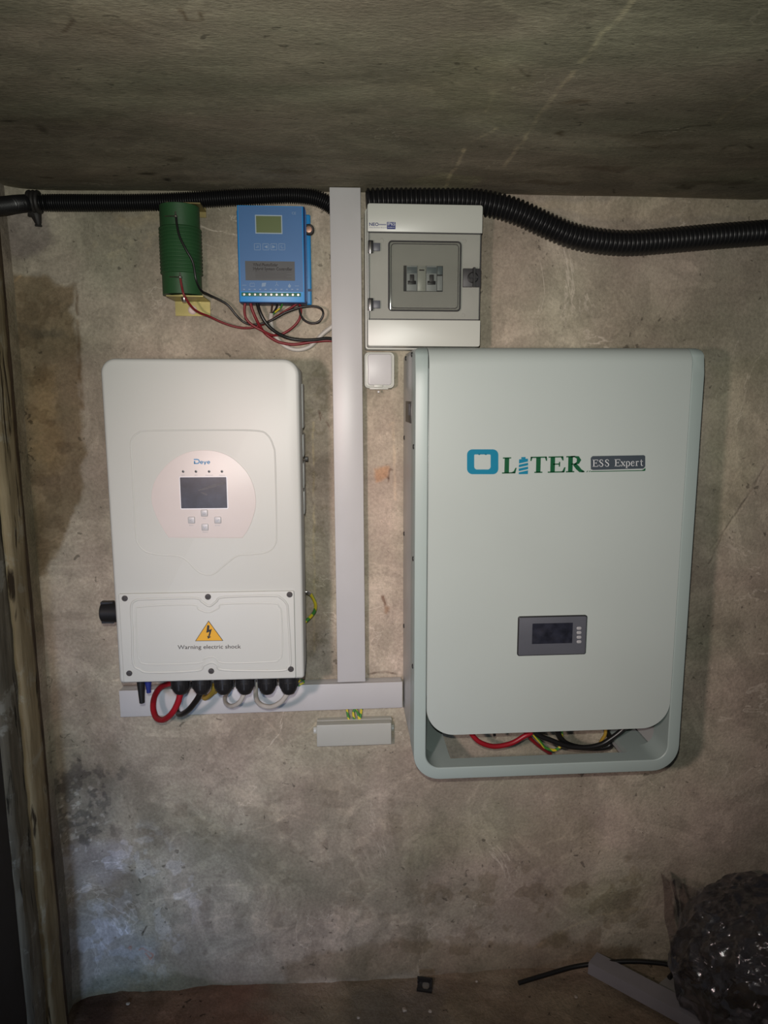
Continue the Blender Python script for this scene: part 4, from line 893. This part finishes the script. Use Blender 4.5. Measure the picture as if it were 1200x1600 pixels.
# ---- charge controller
c = P(428, 475, 0); DC = .058
T = Thing('charge_controller', (c.x, 0, c.z), 'blue charge controller with green screen and terminal strip hanging under the black conduit', 'charge controller', ang=math.radians(.3))
a, b, z0, z1 = rect(T, (369.5, 321.5), (472, 322), (476, 474), (375, 472.5), DC)
za_ = T.l(430, 477, DC).z
box('housing', a, b+.004, -DC, -.012, z0, z1, M['cdark'], T, bev=.0016)
fx0, fx1 = a+.0018, b-.0005
box('front_plate', fx0-.0012, fx1+.0012, -DC-.0012, -DC+.002, z0+.0015, z1, M['cbright'], T, bev=.0006)
fc = box('face_film', fx0+.0006, fx1-.0008, -DC-.0016, -DC, T.l(430, 456, DC).z, z1-.0012, M['cface'], T, bev=0)
bm = bmesh.new()
for k in range(5): ribbon(bm, [(b+.004, z0+.004), (b+.004, z1-.004)], .0024, -DC+.006+k*.009, -DC+.010+k*.009)
fin(bm, 'side_ribs', M['cblue'], T, False)
fa, fb, g0, g1 = rect(T, (364, 321), (484, 336), (486.5, 476), (371, 477), .012)
box('mounting_flange', a-.004, T.l(486, 400, .012).x, -.013, -.004, T.l(430, 476, .012).z, T.l(484, 335, .012).z, M['cbright'], T, bev=.003, seg=3)
box('flange_left', a-.0045, a+.004, -.03, .002, z0+.004, z1-.002, M['cblue'], T, bev=.001)
box('flange_slot', T.l(481, 455, .013).x, T.l(487, 455, .013).x, -.0135, -.006, T.l(484, 455.5, .013).z, T.l(484, 451.5, .013).z, M['cdark'], T, bev=0)
v = T.l(482.5, 358, .02); bm = bmesh.new(); lathe(bm, [(.0055, .018), (.0105, .010), (.0105, .004), (.009, .002), (.006, .002)], (v.x, -.02, v.z), 'y', 24); wsr = fin(bm, 'rubber_washer', M['rubber'], T)
bm = bmesh.new(); lathe(bm, [(.0058, .004), (.0058, .0012), (.003, .0008)], (v.x, -.02, v.z), 'y', 20); fin(bm, 'washer_screw', M['copper'], wsr)
u0, w1 = q(T, 398.5, 336, DC); u1, w0 = q(T, 441.5, 366, DC)
sc_ = box('screen_trim', u0, u1, -DC-.0022, -DC-.001, w0, w1, M['lcdtrim'], fc, bev=0); box('screen', u0+.0018, u1-.0018, -DC-.0027, -DC-.0015, w0+.0018, w1-.002, M['lcd'], fc, bev=0)
for k, a_ in enumerate((402.3, 415.5, 428, 440.5)):
    cx, cz = q(T, a_, 386, DC); bm = bmesh.new(); s = .0055; Y1, Y2 = -DC-.0018, -DC-.0012
    for p1, p2 in (((-s, -s), (s, -s)), ((-s, s), (s, s)), ((-s, -s), (-s, s)), ((s, -s), (s, s))): ribbon(bm, [(cx+p1[0], cz+p1[1]), (cx+p2[0], cz+p2[1])], .0008, Y1, Y2)
    if k == 1: add_prism(bm, [(cx-.003, cz), (cx+.003, cz+.003), (cx+.003, cz-.003)], Y1, Y2)
    elif k == 2: add_prism(bm, [(cx+.003, cz), (cx-.003, cz+.003), (cx-.003, cz-.003)], Y1, Y2)
    elif k == 0: ribbon(bm, [(cx-.0028, cz-.001), (cx+.002, cz-.001), (cx+.002, cz+.0015), (cx-.001, cz+.0015)], .001, Y1, Y2)
    else: ribbon(bm, [(cx+.0028, cz-.0018), (cx-.001, cz-.0018), (cx-.002, cz+.0018), (cx+.001, cz+.0018)], .001, Y1, Y2)
    fin(bm, 'button', M['cprint'], fc, False)
u0, w1 = q(T, 383, 408, DC); u1, w0 = q(T, 461, 439, DC)
stk = box('sticker', u0, u1, -DC-.0021, -DC-.0014, w0, w1, M['sticker'], fc, bev=0, label='faded grey sticker')
H_ = w1-w0; Wd = u1-u0
text('lettering', 'Wind Photo/Solar', u0+Wd*.16, u0+Wd*.66, w1-H_*.26, H_*.15, -DC-.0022, M['greyink'], stk, bold=.02); text('lettering', 'Hybrid System Controller', u0+Wd*.16, u0+Wd*.95, w1-H_*.47, H_*.15, -DC-.0022, M['greyink'], stk, bold=.02)
bm = bmesh.new()
for k in range(5): ribbon(bm, [(u0+Wd*.2, w1-H_*(.55+k*.08)), (u0+Wd*(.93-.1*(k % 2)), w1-H_*(.55+k*.08))], .0006, -DC-.0024, -DC-.002)
fin(bm, 'small_print', M['greyink'], stk, False)
bm = bmesh.new()
def cp(a_, b_): return q(T, 360+a_/8.571, 310+b_/8.571, DC)
k1, k2 = -DC-.0018, -DC-.0014
for pl in ([(160, 1165), (215, 1165)], [(265, 1180), (265, 1140), (325, 1140), (325, 1180), (265, 1180)], [(280, 1140), (280, 1130)], [(310, 1140), (310, 1130)], [(620, 1150), (600, 1175)], [(620, 1150), (645, 1175)], [(620, 1150), (620, 1120)], [(865, 1175), (920, 1175)]): ribbon(bm, [cp(*p) for p in pl], .0007, k1, k2)
add_prism(bm, [cp(425, 1135), cp(480, 1130), cp(470, 1180), cp(418, 1185)], k1, k2)
lp_ = [cp(792+20*math.cos(t)*(1 if math.sin(t) > -.5 else .4), 1170+28*math.sin(t)) for t in [math.radians(x) for x in range(0, 360, 30)]]; add_prism(bm, lp_, k1, k2)
for k in range(11): 
    x_, z_ = cp(185+k*71.5, 1220); add_prism(bm, [(x_-.0018, z_-.0008), (x_+.0018, z_-.0008), (x_+.0018, z_+.0008), (x_-.0018, z_+.0008)], k1, k2)
text('mark', 'CE', *[cp(825, 215)[0], cp(878, 215)[0]], cp(825, 218)[1], .0045, -DC-.0016, M['cprint'], fc)
fin(bm, 'terminal_symbols', M['cprint'], fc, False)
u0, w1 = cp(150, 1262); u1, w0 = cp(945, 1318)
tb = box('terminal_block', u0, u1, -DC-.003, -DC+.004, w0, w1, M['tgreen'], T, bev=.0003)
for k in range(11):
    x_ = u0+(u1-u0)*(k+.5)/11; z_ = (w0+w1)/2
    screw('terminal_screw', (x_, -DC-.003, z_), .0024, .0006, M['steel'], tb, recess=False)

# ---- green power resistor
RR = .037; DR = .043
c = P(300, 492, 0); T = Thing('power_resistor', (c.x, 0, c.z), 'dark green ribbed tubular resistor standing on a brass-coloured bracket left of the blue controller', 'resistor', ang=math.radians(.6))
cx = (T.l(281, 400, DR).x+T.l(285, 400, DR).x)/2; zt = T.l(281, 323, DR).z; zb = T.l(290, 462, DR).z; zr1 = T.l(281, 357, DR).z; zr0 = T.l(285, 430, DR).z
bm = bmesh.new(); prof = [(RR*.55, zb), (RR*.97, zb), (RR*.97, zr0)]; nr = 13
for k in range(nr):
    z = zr0+(zr1-zr0)*k/nr; dz = (zr1-zr0)/nr; prof += [(RR*.985, z+dz*.05), (RR*1.045, z+dz*.3), (RR*1.045, z+dz*.6), (RR*.985, z+dz*.95)]
prof += [(RR*.97, zr1), (RR*.97, zt-.001), (RR*.93, zt), (RR*.55, zt)]
lathe(bm, prof, (cx, -DR, 0), 'z', 40); fin(bm, 'ceramic_tube', M['rgreen'], T, ang=50)
fl = T.l(301, 470, 0); zf = T.l(301, 470, 0).z; zl = T.l(301, 494, 0).z; xa, xb = T.l(274, 480, .002).x, T.l(328.5, 480, .002).x
bm = bmesh.new()
def cub(bm, x0_, x1_, y0_2, y1_2, z0_, z1_): bmesh.ops.create_cube(bm, size=1, matrix=Matrix.Translation(((x0_+x1_)/2, (y0_2+y1_2)/2, (z0_+z1_)/2)) @ Matrix.Diagonal((x1_-x0_, y1_2-y0_2, z1_-z0_, 1)))
cub(bm, xa, xb, -.003, .002, zl, zf); cub(bm, xa, xb, -DR-.034, .002, zf-.002, zf); bk = fin(bm, 'bracket', M['zinc'], T, False, label='brass-coloured zinc plated angle bracket')
bm = bmesh.new(); lathe(bm, [(.0085, .003), (.0085, -.002), (.006, -.004)], (T.l(301, 484.5, .003).x, -.003, T.l(301, 484.5, .003).z), 'y', 20); fin(bm, 'wall_plug_screw', M['nylon'], bk)
bm = bmesh.new(); v = T.l(290, 468, DR); lathe(bm, [(.006, zf-.001), (.006, zf-.004), (.004, zf-.009), (.002, zf-.010)], (v.x, -DR-.012, 0), 'z', 16); fin(bm, 'bolt', M['steel'], bk)
bm = bmesh.new(); lathe(bm, [(.020, zf), (.020, zf+.003), (.012, zf+.003)], (cx, -DR, 0), 'z', 24); fin(bm, 'ring_washer', M['zinc'], bk)
bm = bmesh.new(); xt0, xt1 = xa+.004, T.l(322, 330, .002).x; cub(bm, xt0, xt1, -.003, .002, T.l(321, 340, .002).z, zt+.012); cub(bm, xt0, xt1, -DR-.02, .002, zt+.001, zt+.003); fin(bm, 'top_bracket', M['zincgreen'], T, False)
for (a_, b_) in ((274.5, 338.5), (281.5, 433.5)):
    v = T.l(a_, b_, DR+RR); bm = bmesh.new(); y = -DR-RR-.001
    add_tube(bm, [Vector((v.x-.020, y+.006, v.z+.0015)), Vector((v.x-.008, y, v.z+.0005)), Vector((v.x+.004, y-.002, v.z))], .0011, 8); add_tube(bm, [Vector((v.x, y, v.z+.0085)), Vector((v.x+.001, y-.001, v.z)), Vector((v.x+.002, y, v.z-.008))], .0013, 8)
    lathe(bm, [(.003, y+.004), (.003, y-.003), (.0015, y-.004)], (v.x+.0008, 0, v.z), 'y', 10); fin(bm, 'terminal', M['steel'], T)

# ---- conduits
hz = lambda pts, d: [P(a, b, d) for a, b in pts]
o = hose('corrugated_conduit', [Vector((x0+.021, -.60, P(20, 316, .02).z-.16)), Vector((x0+.019, -.35, P(20, 316, .02).z-.095)), Vector((x0+.020, -.12, P(20, 316, .02).z-.032)), Vector((x0+.030, -.042, P(20, 316, .02).z-.008))]+hz([(66, 317), (150, 317), (240, 316), (330, 311), (400, 307), (455, 305), (490, 309), (512, 318), (530, 332)], .0165), .0138, .0018, .0042, M['hose'])
tag(o, 'thin black corrugated conduit along the ceiling line left of the upright trunking', 'conduit')
o = hose('corrugated_conduit', hz([(572, 315.5), (600, 314), (660, 313), (720, 313), (770, 320), (810, 332), (850, 350), (890, 367), (930, 376), (980, 380), (1040, 376), (1120, 369), (1200, 363), (1290, 356)], .0265), .0215, .0028, .0088, M['hose'], sides=28)
tag(o, 'thick black corrugated conduit sagging from the upright trunking to the right edge', 'conduit')
T = Thing('conduit_clip', P(55, 340, 0), 'black clip holding the thin conduit near the left corner', 'clip')
bm = bmesh.new(); o0 = T.l(54, 316, .0165)
ring = [Vector((o0.x, -.0165+.0172*math.cos(t), o0.z+.0172*math.sin(t))) for t in [math.radians(k) for k in range(0, 360, 20)]]
for dx in (-.007, 0, .007): add_tube(bm, [p+Vector((dx, 0, 0)) for p in ring], .0042, 8, True)
fin(bm, 'clip_ring', M['rubber'], T)
bm = bmesh.new(); v = T.l(57, 336, .012); v2 = T.l(60, 352, .012); add_tube(bm, [v+Vector((-.008, 0, .006)), v+Vector((0, 0, 0)), v2+Vector((0, 0, .004)), v2], [.012, .010, .006, .004], 10); add_tube(bm, [v2+Vector((-.006, 0, 0)), v2+Vector((.006, 0, -.001))], .002, 8); fin(bm, 'clip_foot', M['rubber'], T)

# ---- thin wires around the controller (measured in the enlarged view)
def E3(pts, ds):
    n = len(pts); out = []
    for i, (a, b) in enumerate(pts):
        t = i/(n-1)*(len(ds)-1); k = min(int(t), len(ds)-2); d = ds[k]+(ds[k+1]-ds[k])*(t-k); out.append(P(220+a/3.75, 290+b/3.75, d))
    return out
def wire(pts, ds, r, m, label, name='wire', cat='wire', fn=E3): return tag(tube(name, fn(pts, ds), r, M[m], None, n=10), label, cat)
wire([(207, 185), (212, 230), (228, 300), (265, 375), (305, 450), (325, 555), (355, 615), (400, 640), (500, 692), (560, 760), (605, 800), (660, 815), (740, 800), (790, 775), (850, 742), (930, 714), (1000, 706), (1055, 720), (1068, 755), (1045, 795), (1000, 806), (955, 785), (932, 740), (930, 690)], (.085, .088, .08, .04, .03, .035, .04, .045, .04, .035), .0021, 'wblack', 'long thin black wire from the upper resistor terminal to the controller, ending in a loop')
wire([(232, 545), (240, 590), (255, 645), (300, 712), (345, 745), (400, 766), (480, 803), (560, 828), (620, 834), (680, 824), (760, 790), (830, 745), (880, 715), (918, 690)], (.085, .086, .05, .03, .03, .032, .038), .0021, 'redthin', 'thin dark red wire from the lower resistor terminal to the controller')
wire([(612, 682), (607, 730), (618, 780), (655, 818), (710, 848), (770, 876), (830, 868), (890, 830), (930, 780), (938, 720), (925, 685)], (.045, .045, .04, .026, .03, .042), .0024, 'redthin', 'short red jumper wire looping between two controller terminals')
wire([(642, 682), (652, 725), (680, 790), (715, 850), (760, 890), (820, 920), (900, 930), (1000, 916), (1080, 908), (1140, 910)], (.045, .045, .03, .024, .02, .02, .02), .0028, 'redthin', 'red supply wire curving from the controller into the upright trunking')
wire([(680, 682), (698, 740), (730, 800), (780, 850), (850, 888), (930, 904), (1020, 903), (1090, 895), (1140, 905)], (.045, .05, .045, .035, .03, .025, .02), .0033, 'wblack', 'thick black supply wire curving from the controller into the upright trunking')
wire([(765, 745), (762, 790), (775, 850), (810, 910), (860, 948), (920, 962), (985, 945), (1030, 905), (1070, 865), (1140, 810)], (.03, .022, .014, .012, .012, .012, .014), .0042, 'wwhite', 'white sheathed cable looping under the controller into the upright trunking', 'cable', 'cable')
wire([(773, 682), (768, 715), (764, 750)], (.045, .035, .03), .0018, 'brown', 'brown core between the white cable end and the controller')
wire([(803, 682), (795, 715), (772, 750)], (.045, .035, .03), .0018, 'wblack', 'black core between the white cable end and the controller')
wire([(832, 682), (822, 712), (795, 735), (775, 752)], (.045, .038, .033, .03), .0016, 'gy', 'green and yellow core between the white cable end and the controller')

# ---- cables under the inverter
def E6(pts, ds):
    n = len(pts); out = []
    for i, (a, b) in enumerate(pts):
        t = i/(n-1)*(len(ds)-1); k = min(int(t), len(ds)-2); d = ds[k]+(ds[k+1]-ds[k])*(t-k); out.append(P(140+a/3.158, 880+b/3.158, d))
    return out
wire([(452, 610), (448, 640), (435, 690), (405, 742), (365, 772), (330, 762), (314, 715), (320, 660), (345, 618), (385, 597), (430, 590)], (.19, .19, .185, .15, .12, .09, .06, .04), .0058, 'red', 'thick red cable looping down under the left end of the inverter', 'cable', 'cable', E6)
wire([(556, 610), (545, 645), (525, 680), (490, 722), (455, 745), (435, 738), (430, 700), (450, 650), (480, 610), (520, 590)], (.19, .19, .18, .15, .12, .08, .05, .035), .0055, 'wblack', 'thick black cable looping under the inverter beside the red one', 'cable', 'cable', E6)
wire([(765, 625), (758, 655), (735, 690), (700, 705), (674, 692), (668, 665), (680, 635), (700, 605)], (.19, .18, .15, .10, .06, .04), .0043, 'wwhite', 'white cable with a small loop under the fourth gland', 'cable', 'cable', E6)
wire([(985, 625), (972, 650), (940, 688), (895, 708), (850, 700), (824, 672), (820, 630), (824, 590)], (.19, .18, .15, .12, .08, .05), .0048, 'wwhite', 'white cable with a wider loop under the right-hand gland', 'cable', 'cable', E6)
wire([(612, 600), (610, 630), (590, 655), (568, 665), (555, 645), (560, 610)], (.09, .085, .07, .05, .04), .0050, 'gold', 'short yellow-brown cable curled behind the second gland', 'cable', 'cable', E6)
wire([(700, 600), (660, 600), (640, 625), (600, 650), (570, 660)], (.05, .05, .05, .04), .0030, 'gold', 'thin yellow wire behind the inverter glands', 'wire', 'wire', E6)
# earth lead at the right flank
T = Thing('earth_lead', P(482, 925, .03), 'green and yellow earth lead bolted to the right flank of the inverter', 'wire')
pp = [T.inv @ P(a, b, d) for a, b, d in ((480, 925, .085), (484, 927, .08), (489, 934, .07), (493, 945, .06), (491, 956, .05), (483, 966, .045), (474, 974, .045))]
tube('sheath', pp, .0034, M['gy'], T); tube('lug', [pp[0]+Vector((-.004, 0, .001)), pp[0], pp[1]], .0042, M['steel'], T)
o = tube('earth_wire', [P(a, b, .035) for a, b in ((466, 1066), (471, 1062), (475, 1066), (470, 1069), (466, 1072))], .0018, M['gy']); tag(o, 'green wire end curling out beside the rightmost inverter gland', 'wire')

# ---- cables in the battery opening
def EB(pts, ds):
    n = len(pts); out = []
    for i, (a, b) in enumerate(pts):
        t = i/(n-1)*(len(ds)-1); k = min(int(t), len(ds)-2); d = ds[k]+(ds[k+1]-ds[k])*(t-k); out.append(P(600+a/4.615, 1080+b/4.615, d))
    return out
kk = 1200
wire([(600, 250), (640, 320), (700, 372), (800, 398), (920, 375), (1010, 325), (1060, 300), (1100, 240)], (.13, .13, .12, .13), .0050, 'red', 'thick red cable sagging in the left of the battery opening', 'cable', 'cable', EB)
wire([(1000, 270), (1040, 322), (1090, 372), (1150, 418), (1200, 450)], (.10, .07, .03), .0038, 'red', 'red cable leaving the battery opening diagonally', 'cable', 'cable', EB)
wire([(1060, 250), (1110, 315), (1200, 352), (kk+100, 390), (kk+180, 404), (kk+280, 404), (kk+370, 382), (kk+440, 340), (kk+500, 295), (kk+560, 240)], (.15, .15, .15, .15), .0052, 'wblack', 'thick glossy black cable sagging across the right of the battery opening', 'cable', 'cable', EB)
wire([(kk+40, 250), (kk+62, 320), (kk+105, 370), (kk+190, 402), (kk+290, 410), (kk+370, 408), (kk+425, 390), (kk+440, 350), (kk+410, 300), (kk+390, 240)], (.11, .11, .11, .11), .0058, 'wblack', 'second black cable in the battery opening curling up at its right end', 'cable', 'cable', EB)
wire([(1040, 250), (1085, 320), (1130, 370), (kk-40, 405), (kk+20, 425), (kk+60, 410), (kk+84, 370), (kk+82, 310), (kk+80, 240)], (.12, .11, .10, .10), .0030, 'gy', 'green and yellow wire looping low in the battery opening', 'wire', 'wire', EB)
wire([(kk+350, 390), (kk+372, 350), (kk+395, 310), (kk+400, 240)], (.11, .12, .12), .0034, 'gold', 'short yellow wire near the right of the battery opening', 'wire', 'wire', EB)
wire([(780, 260), (795, 305), (797, 322)], (.12, .12), .0030, 'wblack', 'black wire end poking down behind the battery cover', 'wire', 'wire', EB)

# ------------------------------------------------------------------ on the floor
def FL(a, b, h=0.0): return Pz(a, b, FLOORZ+h)
# offcut of trunking leaning out of the picture
def channel(name, A, B, wid, hgt, m, label, roll=0.0, lift=0.0):
    d = (B-A); L = d.length; T = Thing(name, A, label, 'trunking offcut', None, 0); T.o.rotation_euler = (d.to_track_quat('X', 'Z') @ Matrix.Rotation(roll, 4, 'X').to_quaternion()).to_euler()
    bm = bmesh.new()
    cub(bm, 0, L, -wid/2, wid/2, hgt-.0018, hgt); cub(bm, 0, L, -wid/2, -wid/2+.0018, 0, hgt-.0018); cub(bm, 0, L, wid/2-.0018, wid/2, 0, hgt-.0018)
    fin(bm, 'channel', m, T, False); return T
A = FL(930, 1524, 0); B = FL(1130, 1650, 0)
channel('trunking_offcut', FL(925, 1513, .012), FL(1160, 1640, .012), .045, .028, M['lavender'], 'pale grey trunking offcut lying on the floor in front of the plastic wrap', roll=math.radians(-4))
channel('trunking_offcut', FL(1040, 1535, .006), FL(1130, 1600, .006), .055, .012, M['lavender2'], 'flat pale trunking piece half hidden by the plastic wrap', roll=0)
o = tube('cable_offcut', [FL(810, 1536, .006), FL(850, 1524, .012), FL(900, 1510, .022), FL(960, 1503, .035), FL(1010, 1503, .040), FL(1055, 1510, .038), FL(1085, 1530, .03)], .0052, M['wblack']); tag(o, 'loose black cable arching over the floor behind the trunking offcut', 'cable')
o = tube('cable_offcut', [FL(1045, 1528, .03), FL(1055, 1519, .034), FL(1075, 1514, .036), FL(1100, 1518, .03)], .0048, M['wblack']); tag(o, 'short black cable end curving out of the plastic wrap', 'cable')
# black clip on the floor
c0 = FL(664, 1541, .002)
T = Thing('plastic_bracket', c0, 'small black open square plastic bracket lying on the floor by the wall', 'bracket'); T.o.rotation_euler = (math.radians(25), 0, math.radians(-14))
bm = bmesh.new(); s = .017
cub(bm, -s, s, -.010, .010, 0, .003); cub(bm, -s, s, .006, .010, .0, .022); cub(bm, s-.004, s, -.010, .010, .0, .022); cub(bm, -s, s, -.014, -.010, 0, .012); cub(bm, -s, -s+.003, .002, .010, .0, .014); fin(bm, 'body', M['black'], T, False)
bm = bmesh.new(); lathe(bm, [(.008, .002), (.008, .0045), (.003, .006)], (.002, 0, 0), 'z', 16); fin(bm, 'grey_insert', mat('dull_grey_insert', (.14, .13, .11), .7), T)
# crumbs
rnd = random.Random(5); proto = None
for (a, b, r, lb) in ((632, 1578, .005, 'pale plaster crumb on the floor below the black bracket, nearer the front'), (672, 1580, .004, 'pale plaster crumb on the floor directly in front of the black bracket'),
        (78, 1595, .008, 'largest pale crumb lying in the lower left corner of the floor'), (200, 1568, .004, 'small crumb on the reddish floor below the inverter'), (745, 1533, .003, 'tiny crumb on the floor between the black bracket and the loose cable'),
        (900, 1558, .004, 'small crumb on the floor just left of the trunking offcut'), (392, 1575, .004, 'small crumb on the floor about midway between corner and black bracket'), (560, 1590, .004, 'small crumb at the front edge of the floor left of the black bracket')):
    bm = bmesh.new(); bmesh.ops.create_icosphere(bm, subdivisions=2, radius=r)
    for v in bm.verts: v.co *= 1+.5*mnoise.noise(v.co*200+Vector((a, b, 0)))
    for v in bm.verts: v.co.z *= .6
    o = fin(bm, 'plaster_crumb', M['stone'], None, False); p = FL(a, b, .003); o.location = p
    tag(o, lb, 'crumb', 'plaster crumbs on the floor')
# brick stub low in the left corner
p = P(97, 1521, .040); o = box('brick_stub', -.012, .012, -.015, .03, -.010, .010, mat('bare_brick', (.12, .06, .045), .9, 0, .3, 60, .8, 90), None, bev=.002); o.location = p; tag(o, 'small bare brown brick end showing in the wall at the lower left corner', 'brick')

# clear plastic wrap heap
def crumple(name, ctr, rad, seed, m, parent, amp=.16, sub=6, squash=None):
    bm = bmesh.new(); bmesh.ops.create_icosphere(bm, subdivisions=sub, radius=1)
    for v in bm.verts:
        n = v.co.normalized(); s = Vector((seed, seed*2.3, 0))
        n = v.co.normalized(); s = Vector((seed, seed*2.3, 0)); q_ = n+Vector((mnoise.noise(n*2+s), mnoise.noise(n*2+s*1.3), mnoise.noise(n*2+s*1.9)))*.25
        d1 = mnoise.voronoi(q_*1.7+s)[0]; d2 = mnoise.voronoi(q_*3.6+s)[0]; d3 = mnoise.voronoi(q_*Vector((7, 7, 11))+s)[0]
        k = 1+amp*(.5-(d1[1]-d1[0]))*.9-amp*.45*abs(d2[1]-d2[0])+amp*.13*(.4-(d3[1]-d3[0]))+amp*.15*mnoise.noise(n*3+s)
        v.co = Vector((n.x*rad[0]*k, n.y*rad[1]*k, n.z*rad[2]*k))
        v.co += Vector(ctr)
        if squash is not None and v.co.z < squash: v.co.z = squash+(v.co.z-squash)*.04
        if v.co.y > -.012: v.co.y = -.012+(v.co.y+.012)*.05
    return fin(bm, name, m, parent, True, 25)
base = FL(1180, 1600, 0)
T = Thing('plastic_wrap', (base.x, base.y, FLOORZ), 'heap of crumpled clear plastic packing film in the lower right corner', 'plastic wrap')
inv = T.inv
cw = Vector((P(1185, 1480, .14).x, -.17, FLOORZ+.12)); cl_ = inv @ cw
bm = bmesh.new(); bm.free()
def local_crumple(name, cw, rad, seed, amp, m=M['film']):
    o = crumple(name, cw, rad, seed, m, None, amp, 6, FLOORZ+.003); o.data.transform(inv); o.parent = T.o; return o
local_crumple('outer_film', cw, (.185, .140, .178), 3.1, .22)
local_crumple('inner_film', cw+Vector((.02, .01, -.02)), (.135, .105, .125), 7.7, .22)
local_crumple('lower_fold', cw+Vector((.06, -.11, -.07)), (.14, .08, .07), 11.3, .22)
# stiff flap standing up at the left
bm = bmesh.new(); N1, N2 = 30, 40; g = []
pa, pb, pc_, pd = P(1032, 1362, .10), P(1100, 1385, .16), P(1048, 1495, .12), P(1110, 1500, .20)
for i in range(N1):
    row = []
    for j in range(N2):
        s, t = i/(N1-1), j/(N2-1); p = (pa*(1-s)+pb*s)*(1-t)+(pc_*(1-s)+pd*s)*t
        p = p+Vector((mnoise.noise(Vector((s*2, t*3, 4)))*.008, mnoise.noise(Vector((s*3.3, t*2.7, 9)))*.018, -.010*math.sin(s*math.pi)*(1-t))); row.append(bm.verts.new(inv @ p))
    g.append(row)
for i in range(N1-1):
    for j in range(N2-1): bm.faces.new((g[i][j], g[i+1][j], g[i+1][j+1], g[i][j+1]))
fin(bm, 'standing_flap', M['film'], T, True, 30)
